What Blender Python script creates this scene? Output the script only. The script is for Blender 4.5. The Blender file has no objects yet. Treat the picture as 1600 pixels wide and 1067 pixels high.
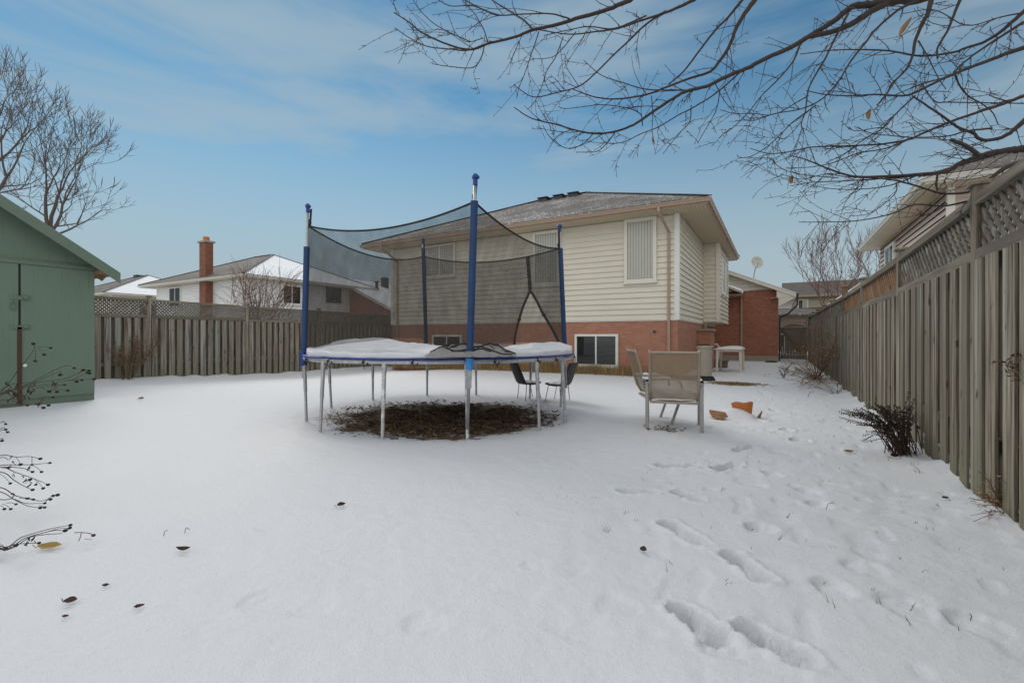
import bpy, math, random
import numpy as np
from mathutils import Vector, noise as mnoise
R = math.radians
random.seed(7)
scene = bpy.context.scene
col = scene.collection

# ------------------------------------------------------------------ camera model (used to place things at real distances)
CAMH, FOC, CX, HY = 1.15, 724.0, 800.0, 527.0
SA, CA = math.sin(R(29.8)), math.cos(R(29.8))
def at(px, py, Z):
    L = (px - CX) / FOC * Z
    return Vector((-SA * Z + CA * L, CA * Z + SA * L, CAMH - (py - HY) / FOC * Z))
def gp(px, py, z=0.0):
    Z = FOC * (CAMH - z) / (py - HY)
    return at(px, py, Z)
def on_y(px, py, Y):
    d = (px - CX) / FOC
    return at(px, py, Y / (CA + SA * d))
def on_x(px, py, X):
    d = (px - CX) / FOC
    return at(px, py, X / (-SA + CA * d))

# ------------------------------------------------------------------ value noise in numpy (for the ground)
def _hash(ix, iy, s):
    n = (ix * 374761393 + iy * 668265263 + s * 974711) & 0x7fffffff
    n = ((n ^ (n >> 13)) * 1274126177) & 0x7fffffff
    return ((n ^ (n >> 16)) & 0xffff) / 65535.0
def vnoise(x, y, s=0):
    ix = np.floor(x).astype(np.int64); iy = np.floor(y).astype(np.int64)
    fx = x - ix; fy = y - iy
    fx = fx * fx * fx * (fx * (fx * 6 - 15) + 10); fy = fy * fy * fy * (fy * (fy * 6 - 15) + 10)
    a = _hash(ix, iy, s); b = _hash(ix + 1, iy, s); c = _hash(ix, iy + 1, s); d = _hash(ix + 1, iy + 1, s)
    return (a + (b - a) * fx) * (1 - fy) + (c + (d - c) * fx) * fy
def fbm(x, y, s=0, o=3):
    t = 0; a = .5
    for i in range(o):
        t = t + a * (vnoise(x, y, s + i) - .5); x = x * 2.03 + 11.7; y = y * 2.03 + 5.3; a *= .5
    return t
def sstep(a, b, x):
    t = np.clip((x - a) / (b - a), 0, 1); return t * t * (3 - 2 * t)

# ------------------------------------------------------------------ mesh builder
class MB:
    def __init__(s): s.v = []; s.f = []; s.r = []; s.rnd = 0.5
    def add(s, vs, fs):
        o = len(s.v); s.v.extend([tuple(p) for p in vs])
        for f in fs: s.f.append(tuple(i + o for i in f)); s.r.append(s.rnd)
        return s
    def box(s, x0, x1, y0, y1, z0, z1):
        return s.add([(x0,y0,z0),(x1,y0,z0),(x1,y1,z0),(x0,y1,z0),(x0,y0,z1),(x1,y0,z1),(x1,y1,z1),(x0,y1,z1)],
            [(0,3,2,1),(4,5,6,7),(0,1,5,4),(1,2,6,5),(2,3,7,6),(3,0,4,7)])
    def bar(s, p0, p1, w, h, up=(0,0,1)):
        p0 = Vector(p0); p1 = Vector(p1); d = (p1 - p0).normalized(); up = Vector(up)
        sd = d.cross(up)
        if sd.length < 1e-4: sd = d.cross(Vector((1,0,0)))
        sd.normalize(); u = sd.cross(d).normalized()
        a = sd * (w / 2); b = u * (h / 2)
        vs = [p0 - a - b, p0 + a - b, p0 + a + b, p0 - a + b, p1 - a - b, p1 + a - b, p1 + a + b, p1 - a + b]
        return s.add(vs, [(0,1,2,3),(7,6,5,4),(0,4,5,1),(1,5,6,2),(2,6,7,3),(3,7,4,0)])
    def tube(s, pts, rad, n=6, cap=True):
        pts = [Vector(p) for p in pts]; m = len(pts)
        if not hasattr(rad, '__len__'): rad = [rad] * m
        vs = []; ref = None
        for i, p in enumerate(pts):
            d = (pts[min(i + 1, m - 1)] - pts[max(i - 1, 0)])
            if d.length < 1e-7: d = Vector((0,0,1))
            d.normalize()
            if ref is None:
                ref = Vector((0,0,1)) if abs(d.z) < .9 else Vector((1,0,0))
            a = ref - d * ref.dot(d)
            if a.length < 1e-4: a = d.orthogonal()
            a.normalize(); ref = a; b = d.cross(a)
            for k in range(n):
                t = 2 * math.pi * k / n
                vs.append(p + (a * math.cos(t) + b * math.sin(t)) * rad[i])
        fs = []
        for i in range(m - 1):
            for k in range(n):
                k2 = (k + 1) % n
                fs.append((i*n+k, i*n+k2, (i+1)*n+k2, (i+1)*n+k))
        if cap:
            fs.append(tuple(range(n))[::-1]); fs.append(tuple((m-1)*n + k for k in range(n)))
        return s.add(vs, fs)
    def blob(s, c, rx, ry=None, rz=None, n=6, m=4):
        ry = ry or rx; rz = rz or rx; c = Vector(c); vs = [c + Vector((0,0,-rz))]
        for j in range(1, m):
            t = -math.pi/2 + math.pi * j / m
            for k in range(n):
                a = 2*math.pi*k/n
                vs.append(c + Vector((rx*math.cos(t)*math.cos(a), ry*math.cos(t)*math.sin(a), rz*math.sin(t))))
        vs.append(c + Vector((0,0,rz))); fs = []
        for k in range(n): fs.append((0, 1+(k+1)%n, 1+k)); 
        for j in range(m-2):
            for k in range(n): fs.append((1+j*n+k, 1+j*n+(k+1)%n, 1+(j+1)*n+(k+1)%n, 1+(j+1)*n+k))
        e = len(vs)-1
        for k in range(n): fs.append((e, 1+(m-2)*n+k, 1+(m-2)*n+(k+1)%n))
        return s.add(vs, fs)
    def prism(s, poly, off):
        off = Vector(off); n = len(poly); vs = [Vector(p) for p in poly]; vs += [p + off for p in vs]
        fs = [tuple(range(n)), tuple(range(n, 2*n))[::-1]] + [(i, i+n, (i+1)%n+n, (i+1)%n) for i in range(n)]
        return s.add(vs, fs)
    def lathe(s, c, prof, n=16):
        c = Vector(c); m = len(prof); vs = []
        for r, z in prof:
            for k in range(n):
                a = 2*math.pi*k/n; vs.append(c + Vector((r*math.cos(a), r*math.sin(a), z)))
        fs = [(i*n+k, i*n+(k+1)%n, (i+1)*n+(k+1)%n, (i+1)*n+k) for i in range(m-1) for k in range(n)]
        return s.add(vs, fs)
    def grid(s, nu, nv, fn):
        vs = [fn(i/nu, j/nv) for j in range(nv+1) for i in range(nu+1)]
        w = nu+1
        return s.add(vs, [(j*w+i, j*w+i+1, (j+1)*w+i+1, (j+1)*w+i) for j in range(nv) for i in range(nu)])
    def build(s, name, mat, parent=None, smooth=False, bevel=0, solid=0, recalc=False):
        o0 = BASE.get(parent.name, Vector((0,0,0))) if parent else Vector((0,0,0))
        me = bpy.data.meshes.new(name)
        me.from_pydata([(a - o0.x, b - o0.y, c - o0.z) for a, b, c in s.v], [], s.f)
        at_ = me.attributes.new('rnd', 'FLOAT', 'FACE'); at_.data.foreach_set('value', s.r)
        if smooth: me.polygons.foreach_set('use_smooth', [True] * len(me.polygons))
        me.materials.append(mat); me.update()
        o = bpy.data.objects.new(name, me); col.objects.link(o)
        if parent: o.parent = parent; BASE[o.name] = o0
        if solid:
            md = o.modifiers.new('s', 'SOLIDIFY'); md.thickness = solid; md.offset = 0
        if bevel:
            md = o.modifiers.new('b', 'BEVEL'); md.width = bevel; md.segments = 2; md.limit_method = 'ANGLE'
        return o
BASE = {}
def thing(name, label, cat, loc=(0,0,0), group=None):
    o = bpy.data.objects.new(name, None); col.objects.link(o); o.location = loc; o.empty_display_size = .1
    o['label'] = label; o['category'] = cat
    if group: o['group'] = group
    BASE[o.name] = Vector(loc); return o
def tag(o, label, cat, group=None, kind=None):
    o['label'] = label; o['category'] = cat
    if group: o['group'] = group
    if kind: o['kind'] = kind
    return o
def struct(o): o['kind'] = 'structure'; return o
def recentre(o, c):
    """put a single-mesh thing's origin at its base"""
    c = Vector(c); 
    for v in o.data.vertices: v.co -= c
    o.location = c; BASE[o.name] = c; return o

# ------------------------------------------------------------------ materials
class NT:
    def __init__(s, name):
        s.m = bpy.data.materials.new(name); s.m.use_nodes = True; s.t = s.m.node_tree
        s.p = s.t.nodes['Principled BSDF']; s.out = s.t.nodes['Material Output']
    def n(s, ty, ins=None, **kw):
        nd = s.t.nodes.new(ty)
        for k, v in kw.items(): setattr(nd, k, v)
        for k, v in (ins or {}).items():
            if isinstance(v, bpy.types.NodeSocket): s.t.links.new(v, nd.inputs[k])
            else: nd.inputs[k].default_value = v
        return nd
    def link(s, a, b): s.t.links.new(a, b)
    def set(s, **kw):
        for k, v in kw.items():
            k = k.replace('_', ' ').title() if k not in ('IOR',) else k
            if isinstance(v, bpy.types.NodeSocket): s.link(v, s.p.inputs[k])
            else: s.p.inputs[k].default_value = v
        return s
    def math(s, op, a, b=None, c=None):
        nd = s.t.nodes.new('ShaderNodeMath'); nd.operation = op
        for i, v in enumerate((a, b, c)):
            if v is None: continue
            if isinstance(v, bpy.types.NodeSocket): s.link(v, nd.inputs[i])
            else: nd.inputs[i].default_value = v
        return nd.outputs[0]
    def mix(s, f, a, b):
        nd = s.t.nodes.new('ShaderNodeMix'); nd.data_type = 'RGBA'
        for i, v in ((0, f), (6, a), (7, b)):
            if isinstance(v, bpy.types.NodeSocket): s.link(v, nd.inputs[i])
            else: nd.inputs[i].default_value = v if i == 0 else (tuple(v) + (1,))[:4]
        return nd.outputs[2]
    def ramp(s, f, *stops):
        nd = s.t.nodes.new('ShaderNodeMapRange'); nd.interpolation_type = 'SMOOTHSTEP'
        s.link(f, nd.inputs[0]); nd.inputs[1].default_value = stops[0]; nd.inputs[2].default_value = stops[1]
        return nd.outputs[0]
    def pos(s): return s.n('ShaderNodeNewGeometry').outputs['Position']
    def noise(s, vec, scale, detail=3, rough=.55):
        return s.n('ShaderNodeTexNoise', {'Vector': vec, 'Scale': scale, 'Detail': detail, 'Roughness': rough}).outputs['Fac']
    def stretch(s, vec, sc):
        return s.n('ShaderNodeMapping', {'Vector': vec, 'Scale': sc}).outputs[0]
    def bump(s, h, strength, dist=.01):
        b = s.n('ShaderNodeBump', {'Height': h, 'Strength': strength, 'Distance': dist})
        s.link(b.outputs[0], s.p.inputs['Normal'])
    def rnd(s): return s.n('ShaderNodeAttribute', attribute_name='rnd').outputs['Fac']

def plain(name, c, rough=.6, metal=0., var=.15, scale=8, bump=0, spec=.5):
    k = NT(name); p = k.pos(); f = k.noise(p, scale, 4)
    k.set(base_color=k.mix(f, tuple(x * (1 - var) for x in c), tuple(min(1, x * (1 + var)) for x in c)), roughness=rough, metallic=metal)
    k.p.inputs['Specular IOR Level'].default_value = spec
    if bump: k.bump(k.noise(p, scale * 6, 3), bump, .004)
    return k.m

def m_snow():
    k = NT('snow'); p = k.pos()
    a = k.noise(p, 95, 3, .7); b = k.noise(p, 22, 3); 
    h = k.math('ADD', k.math('MULTIPLY', a, .35), b)
    k.bump(h, .7, .012)
    k.set(base_color=(.645, .662, .695, 1), roughness=.65); k.p.inputs['Specular IOR Level'].default_value = .25
    return k.m
def m_ground():
    k = NT('snow_ground'); p = k.pos()
    bare = k.n('ShaderNodeAttribute', attribute_name='bare').outputs['Fac']
    straw = k.n('ShaderNodeAttribute', attribute_name='straw').outputs['Fac']
    n1 = k.noise(p, 9, 5, .7); n2 = k.noise(p, 32, 4, .7)
    nn = k.math('ADD', k.math('MULTIPLY', k.math('SUBTRACT', n1, .5), 1.3), k.math('MULTIPLY', k.math('SUBTRACT', n2, .5), 1.1))
    mb = k.ramp(k.math('ADD', bare, nn), .44, .60)
    ms = k.ramp(k.math('ADD', straw, nn), .46, .68)
    soil = k.mix(k.noise(p, 40, 4, .8), (.025, .018, .011), (.17, .115, .06))
    st = k.mix(k.noise(k.stretch(p, (60, 15, 1)), 1, 4), (.10, .065, .03), (.30, .21, .11))
    c = k.mix(ms, k.mix(mb, (.645, .662, .695), soil), st)
    k.set(base_color=c, roughness=.7); k.p.inputs['Specular IOR Level'].default_value = .25
    a = k.noise(p, 150, 3, .75); b = k.noise(p, 34, 3)
    k.bump(k.math('ADD', k.math('ADD', k.math('MULTIPLY', a, .55), k.math('MULTIPLY', b, .6)), k.math('MULTIPLY', mb, -.5)), .75, .012)
    return k.m
def m_wood(name, lo, hi, moss=(.16, .165, .115), lichen=(.36, .42, .40), horiz=None):
    k = NT(name); p = k.pos(); r = k.rnd()
    sh = k.n('ShaderNodeCombineXYZ', {0: k.math('MULTIPLY', r, 37.), 1: k.math('MULTIPLY', r, 91.), 2: k.math('MULTIPLY', r, 17.)}).outputs[0]
    q = k.n('ShaderNodeVectorMath', {0: p, 1: sh}, operation='ADD').outputs[0]
    sc = {'None': (26, 26, 1.1), 'y': (26, 1.1, 26)}[str(horiz)]
    g = k.noise(k.stretch(q, sc), 1, 5, .65); g2 = k.noise(k.stretch(q, tuple(v * .3 for v in sc)), 1, 3)
    base = k.mix(k.ramp(g, .28, .72), lo, hi)
    base = k.mix(k.math('MULTIPLY', k.ramp(r, .0, 1.), .72), base, tuple(x * .45 for x in hi))
    base = k.mix(k.math('MULTIPLY', k.ramp(g2, .52, .75), .6), base, lichen)
    z = k.n('ShaderNodeSeparateXYZ', {0: p}).outputs[2]
    mz = k.math('MULTIPLY', k.ramp(k.math('ADD', k.math('MULTIPLY', z, -1.), k.math('MULTIPLY', g2, .9)), -.25, .45), .42)
    base = k.mix(mz, base, moss)
    kn = k.ramp(k.noise(k.stretch(q, (9, 9, 5)), 1, 1), .70, .76)
    base = k.mix(k.math('MULTIPLY', kn, .7), base, tuple(x * .3 for x in lo))
    k.set(base_color=base, roughness=.85); k.p.inputs['Specular IOR Level'].default_value = .2
    k.bump(g, .5, .006); return k.m
def wallvec(k):
    s = k.n('ShaderNodeSeparateXYZ', {0: k.pos()})
    return k.n('ShaderNodeCombineXYZ', {0: k.math('ADD', s.outputs[0], s.outputs[1]), 1: s.outputs[2], 2: 0.}).outputs[0]
def m_brick(name, c1, c2, mort, pale=.0):
    k = NT(name); v = wallvec(k)
    b = k.n('ShaderNodeTexBrick', {'Vector': v, 'Color1': c1 + (1,), 'Color2': c2 + (1,), 'Mortar': mort + (1,), 'Scale': 1., 'Mortar Size': .006, 'Mortar Smooth': .2, 'Bias': 0., 'Brick Width': .215, 'Row Height': .075})
    n = k.noise(k.pos(), 3.5, 4); n2 = k.noise(k.stretch(v, (4.6, 13.3, 1)), 1., 1)
    c = k.mix(k.math('MULTIPLY', n, .55), b.outputs['Color'], tuple(x * .55 for x in c1))
    if pale: c = k.mix(k.math('MULTIPLY', k.ramp(n2, .60, .72), pale), c, (.42, .25, .18))
    k.set(base_color=c, roughness=.85); k.bump(k.math('SUBTRACT', 1., b.outputs['Fac']), .7, .008); return k.m
def m_siding(name, c):
    k = NT(name); v = k.pos(); n = k.noise(k.stretch(v, (1.2, 1.2, 7)), 1, 4); n2 = k.noise(v, 60, 2)
    k.set(base_color=k.mix(n, tuple(x * .86 for x in c), tuple(min(1, x * 1.06) for x in c)), roughness=.5)
    k.bump(n2, .08, .002); return k.m
def m_shingle(name, axis, dust, full=False):
    k = NT(name); s = k.n('ShaderNodeSeparateXYZ', {0: k.pos()})
    a, b = (0, 1) if axis == 'x' else (1, 0)
    v = k.n('ShaderNodeCombineXYZ', {0: s.outputs[a], 1: s.outputs[b], 2: 0.}).outputs[0]
    br = k.n('ShaderNodeTexBrick', {'Vector': v, 'Color1': (.06, .052, .047, 1), 'Color2': (.135, .118, .107, 1), 'Mortar': (.03, .025, .022, 1), 'Scale': 1., 'Mortar Size': .008, 'Brick Width': .30, 'Row Height': .13})
    n = k.noise(k.pos(), 5, 5, .75); n2 = k.noise(k.pos(), .9, 3); n3 = k.noise(k.stretch(v, (7, 16, 1)), 1., 6, .85)
    c = k.mix(n, br.outputs['Color'], (.09, .078, .07))
    f = k.math('ADD', k.math('MULTIPLY', n2, .22), k.math('ADD', k.math('MULTIPLY', n3, .85), k.math('MULTIPLY', br.outputs['Fac'], .06)))
    m = k.ramp(f, .62 - dust, .74 - dust)
    c = k.mix(m, c, (.80, .83, .87)); k.set(base_color=c, roughness=.85)
    k.bump(k.math('ADD', k.math('SUBTRACT', 1., br.outputs['Fac']), k.math('MULTIPLY', m, 1.5)), .5, .01); return k.m
def m_lines(name, c, axis, per):
    k = NT(name); s = k.n('ShaderNodeSeparateXYZ', {0: k.pos()})
    fr = k.math('FRACT', k.math('MULTIPLY', s.outputs[0 if axis == 'x' else 1], 1. / per))
    ln = k.math('LESS_THAN', fr, .12)
    k.set(base_color=k.mix(ln, c, tuple(x * .45 for x in c)), roughness=.55); k.bump(ln, -.6, .006); return k.m
def m_glass():
    k = NT('window_glass'); tr = k.n('ShaderNodeBsdfTransparent', {'Color': (.82, .85, .85, 1)}); gl = k.n('ShaderNodeBsdfGlossy', {'Color': (1, 1, 1, 1), 'Roughness': .02})
    fr = k.n('ShaderNodeFresnel', {'IOR': 1.6}); mx = k.n('ShaderNodeMixShader', {0: k.math('ADD', k.math('MULTIPLY', fr.outputs[0], .45), .01), 1: tr.outputs[0], 2: gl.outputs[0]})
    k.link(mx.outputs[0], k.out.inputs[0]); return k.m
def m_net(name, c, alpha):
    k = NT(name); p = k.pos()
    df = k.n('ShaderNodeBsdfDiffuse', {'Color': c + (1,)}); tl = k.n('ShaderNodeBsdfTranslucent', {'Color': c + (1,)})
    a = k.n('ShaderNodeMixShader', {0: .35, 1: df.outputs[0], 2: tl.outputs[0]})
    tr = k.n('ShaderNodeBsdfTransparent')
    s = k.n('ShaderNodeSeparateXYZ', {0: p})
    n = k.noise(k.stretch(k.n('ShaderNodeMapping', {'Vector': p, 'Rotation': (.35, .3, .2)}).outputs[0], (7, 7, .7)), 1, 4)
    h = k.math('ADD', s.outputs[0], s.outputs[1])
    wv = k.math('MULTIPLY', k.math('ADD', k.math('LESS_THAN', k.math('FRACT', k.math('MULTIPLY', h, 34.)), .16), k.math('LESS_THAN', k.math('FRACT', k.math('MULTIPLY', s.outputs[2], 34.)), .2)), .08)
    f = k.math('ADD', k.math('ADD', alpha - .23, k.math('MULTIPLY', n, .34)), wv)
    mx = k.n('ShaderNodeMixShader', {0: f, 1: tr.outputs[0], 2: a.outputs[0]})
    k.link(mx.outputs[0], k.out.inputs[0]); return k.m
def m_rnd(name, stops, rough=.8):
    """colour picked per face island by its random number"""
    k = NT(name); r = k.rnd(); cr = k.n('ShaderNodeValToRGB', {0: r}); cr.color_ramp.interpolation = 'CONSTANT' if len(stops) > 3 else 'LINEAR'
    e = cr.color_ramp.elements
    while len(e) < len(stops): e.new(.5)
    for i, c in enumerate(stops): e[i].position = i / len(stops) if len(stops) > 3 else i / (len(stops) - 1); e[i].color = c + (1,)
    n = k.noise(k.pos(), 30, 3)
    k.set(base_color=k.mix(k.math('MULTIPLY', n, .5), cr.outputs[0], tuple(x * .5 for x in stops[0])), roughness=rough); return k.m
def m_metal(name, c, rough=.45, snowy=0.):
    k = NT(name); p = k.pos(); n = k.noise(k.stretch(p, (14, 14, 5)), 1, 4)
    cc = k.mix(n, tuple(x * .6 for x in c), c)
    if snowy: cc = k.mix(k.math('MULTIPLY', k.ramp(k.noise(k.stretch(p, (20, 20, 14)), 1, 4), .5, .62), snowy), cc, (.78, .8, .83))
    k.set(base_color=cc, roughness=rough, metallic=.55); return k.m
def m_bark(name, c, lit):
    k = NT(name); p = k.pos(); n = k.noise(p, 28, 4, .7)
    k.set(base_color=k.mix(n, c, lit), roughness=.9); k.bump(n, .6, .01); return k.m
def m_green():
    k = NT('green_paint'); p = k.pos(); n = k.noise(p, 2.2, 4); g = k.noise(k.stretch(p, (40, 40, 1.5)), 1, 4, .7)
    c = k.mix(n, (.112, .172, .128), (.148, .212, .162)); c = k.mix(k.math('MULTIPLY', k.ramp(g, .56, .72), .45), c, (.055, .09, .06))
    z = k.n('ShaderNodeSeparateXYZ', {0: p}).outputs[2]
    c = k.mix(k.math('MULTIPLY', k.ramp(k.math('ADD', k.math('MULTIPLY', z, -1.), k.math('MULTIPLY', n, .5)), .0, .25), .35), c, (.10, .10, .07))
    k.set(base_color=c, roughness=.65); k.bump(g, .25, .004); return k.m

M = dict(
    snow=m_snow(), ground=m_ground(),
    wood=m_wood('weathered_wood', (.06, .047, .034), (.40, .355, .29)),
    woodr=m_wood('greenish_wood', (.045, .034, .024), (.335, .295, .23), moss=(.15, .15, .095), lichen=(.40, .43, .38)),
    rail=m_wood('rail_wood', (.11, .095, .07), (.27, .245, .20), horiz='y'),
    lattice=m_wood('lattice_wood', (.09, .078, .062), (.24, .215, .18)),
    latticered=m_wood('reddish_wood', (.17, .09, .05), (.33, .20, .12), lichen=(.30, .26, .2)),
    brick=m_brick('red_brick', (.50, .225, .145), (.40, .165, .105), (.40, .28, .22)),
    brickp=m_brick('pale_flecked_brick', (.45, .175, .105), (.34, .12, .075), (.26, .16, .12), .75),
    brickc=m_brick('chimney_brick', (.29, .09, .045), (.13, .045, .028), (.30, .22, .16), .4),
    siding=m_siding('cream_siding', (.70, .66, .555)), sidingw=m_siding('white_siding', (.74, .75, .74)), sidingp=m_siding('pinkish_siding', (.50, .41, .35)), sidingt=m_siding('tan_siding', (.42, .39, .29)),
    trim=plain('white_trim', (.72, .72, .68), .5, var=.06), cream=plain('cream_trim', (.70, .67, .59), .5, var=.07), fascia=plain('tan_fascia', (.36, .26, .19), .5, var=.1), fasciaw=plain('pale_fascia', (.55, .54, .48), .5, var=.08),
    soffx=m_lines('soffit_front', (.52, .44, .31), 'x', .10), soffy=m_lines('soffit_side', (.50, .42, .30), 'y', .10),
    shx=m_shingle('shingles_dusted', 'x', .025), shy=m_shingle('shingles_side', 'y', -.02), shbare=m_shingle('shingles_bare', 'x', -.12), shsnow=m_shingle('shingles_snowed', 'y', .45), shdust=m_shingle('shingles_light_snow', 'x', .06),
    concrete=plain('concrete', (.32, .29, .24), .9, var=.2, bump=.4),
    glass=m_glass(), dark=plain('dark_interior', (.018, .019, .02), .9), blind=plain('blind_slats', (.80, .75, .67), .7, var=.08), gray=plain('grey_screen', (.20, .20, .19), .8),
    galv=m_metal('galvanised_steel', (.50, .51, .52), .42, .25), galvs=m_metal('frosted_steel', (.55, .56, .57), .5, .8), alu=m_metal('grey_aluminium', (.40, .39, .38), .45), dmetal=m_metal('dark_metal', (.07, .07, .075), .5),
    blue=plain('blue_foam', (.006, .038, .125), .6, var=.3, scale=5, bump=.2), bluel=plain('light_blue_foam', (.035, .24, .58), .55, var=.15), bluep=plain('blue_pad', (.008, .035, .20), .45, var=.3),
    black=plain('black_webbing', (.012, .012, .013), .7), net=m_net('safety_netting', (.062, .056, .050), .56), neth=m_net('bunched_netting', (.34, .33, .32), .80),
    sling=m_net('sling_fabric', (.30, .235, .165), .84), slingf=plain('champagne_frame', (.36, .30, .23), .4, .4), wick=plain('dark_wicker', (.035, .029, .025), .7, var=.4, scale=60, bump=.6),
    plast=plain('white_plastic', (.66, .62, .54), .5, var=.08), bin=plain('beige_plastic', (.36, .32, .27), .55, var=.1), blackr=plain('black_rubber', (.012, .013, .015), .7),
    terra=plain('terracotta', (.50, .17, .05), .75, var=.25, scale=14, bump=.3), terrad=plain('terracotta_edge', (.24, .12, .05), .85, var=.4, scale=50, bump=.5),
    green=m_green(), greend=plain('green_trim', (.12, .172, .13), .6, var=.12), pine=m_wood('bare_pine', (.30, .17, .08), (.48, .30, .16), moss=(.4, .25, .12), lichen=(.45, .3, .18)),
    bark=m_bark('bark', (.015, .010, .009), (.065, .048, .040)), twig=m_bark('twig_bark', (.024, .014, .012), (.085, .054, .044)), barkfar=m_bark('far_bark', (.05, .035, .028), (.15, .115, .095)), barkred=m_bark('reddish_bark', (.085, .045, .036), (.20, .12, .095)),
    rust=plain('rust', (.07, .035, .025), .85, var=.5, scale=30), stalk=plain('grey_brown_stalk', (.15, .105, .07), .9, var=.4, scale=30),
    stem=plain('dry_stem', (.16, .085, .045), .85, var=.4, scale=30), stemd=plain('dark_stem', (.045, .026, .018), .85, var=.4, scale=30), seed=plain('seed_head', (.02, .013, .01), .95, var=.4, scale=200), wither=m_rnd('withered_leaf', [(.03, .016, .011), (.08, .035, .02)]),
    straw=m_rnd('straw', [(.15, .095, .038), (.32, .205, .085), (.45, .33, .16)]), litter=m_rnd('leaf_litter', [(.018, .012, .009), (.08, .045, .025), (.24, .14, .07)]),
    shrubleaf=m_rnd('shrub_leaf', [(.022, .013, .010), (.045, .026, .018), (.075, .04, .028), (.035, .02, .015), (.03, .017, .012), (.70, .72, .76)]),
    leafy=plain('yellow_leaf', (.26, .17, .03), .6, var=.4, scale=60), leafb=plain('brown_leaf', (.20, .105, .032), .7, var=.4, scale=50), leafr=plain('dark_red_leaf', (.035, .012, .010), .7, var=.4, scale=60),
    dish=plain('dish_grey', (.42, .42, .36), .45, var=.12), brown=plain('brown_wood', (.16, .12, .09), .8, var=.3),
)
# ------------------------------------------------------------------ ground: one snow sheet with footprints, drifts and bare patches
TC = Vector((-4.54, 5.78, 0)); TR = 2.0           # trampoline centre and rim radius
PRINTS = [((1053,940),(1128,1003),.060,.062),((1152,972),(1275,1036),.055,.07),((1136,860),(1202,908),.052,.06),((1036,813),(1102,850),.046,.06),
    ((1052,767),(1098,784),.05,.058),((966,766),(1028,769),.035,.06),((1024,726),(1090,728),.05,.06),((1114,733),(1158,725),.055,.062),((1147,704),(1182,698),.055,.06),
    ((1166,818),(1212,832),.022,.07),((1222,670),(1236,673),.05,.07),((1238,687),(1262,688),.05,.09),((1188,612),(1200,616),.03,.08),((1205,640),(1216,644),.03,.08),((1180,655),(1192,660),.02,.07),
    ((640,968),(690,978),.005,.08),((380,935),(520,945),.005,.09),((405,826),(440,828),.005,.06),((1112,980),(1130,1020),.012,.09),((1270,780),(1290,795),.015,.07),((1330,880),(1370,890),.009,.09),((1390,930),(1440,960),.009,.10),((1500,960),(1560,985),.009,.1),((1290,905),(1310,925),.014,.08),((1200,735),(1215,745),.014,.07),((1250,760),(1275,770),.014,.07),((820,885),(850,880),.005,.06)]
xs = np.concatenate([-np.geomspace(380, 18, 22), np.arange(-17.5, -9, .22), np.arange(-9, -2.4, .07), np.arange(-2.4, 1.62, .0145), np.geomspace(1.7, 380, 30)])
ys = np.concatenate([-np.geomspace(60, .5, 16), np.arange(-.3, .9, .12), np.arange(.9, 4.6, .0145), np.arange(4.6, 9.2, .05), np.arange(9.2, 19, .14), np.arange(19, 30, .35), np.geomspace(30.5, 420, 26)])
GX, GY = np.meshgrid(xs, ys)
def seg_d(x, y, a, b):
    dx, dy = b[0] - a[0], b[1] - a[1]; l2 = dx * dx + dy * dy
    t = np.clip(((x - a[0]) * dx + (y - a[1]) * dy) / l2, 0, 1)
    return np.hypot(x - a[0] - t * dx, y - a[1] - t * dy), t
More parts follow.
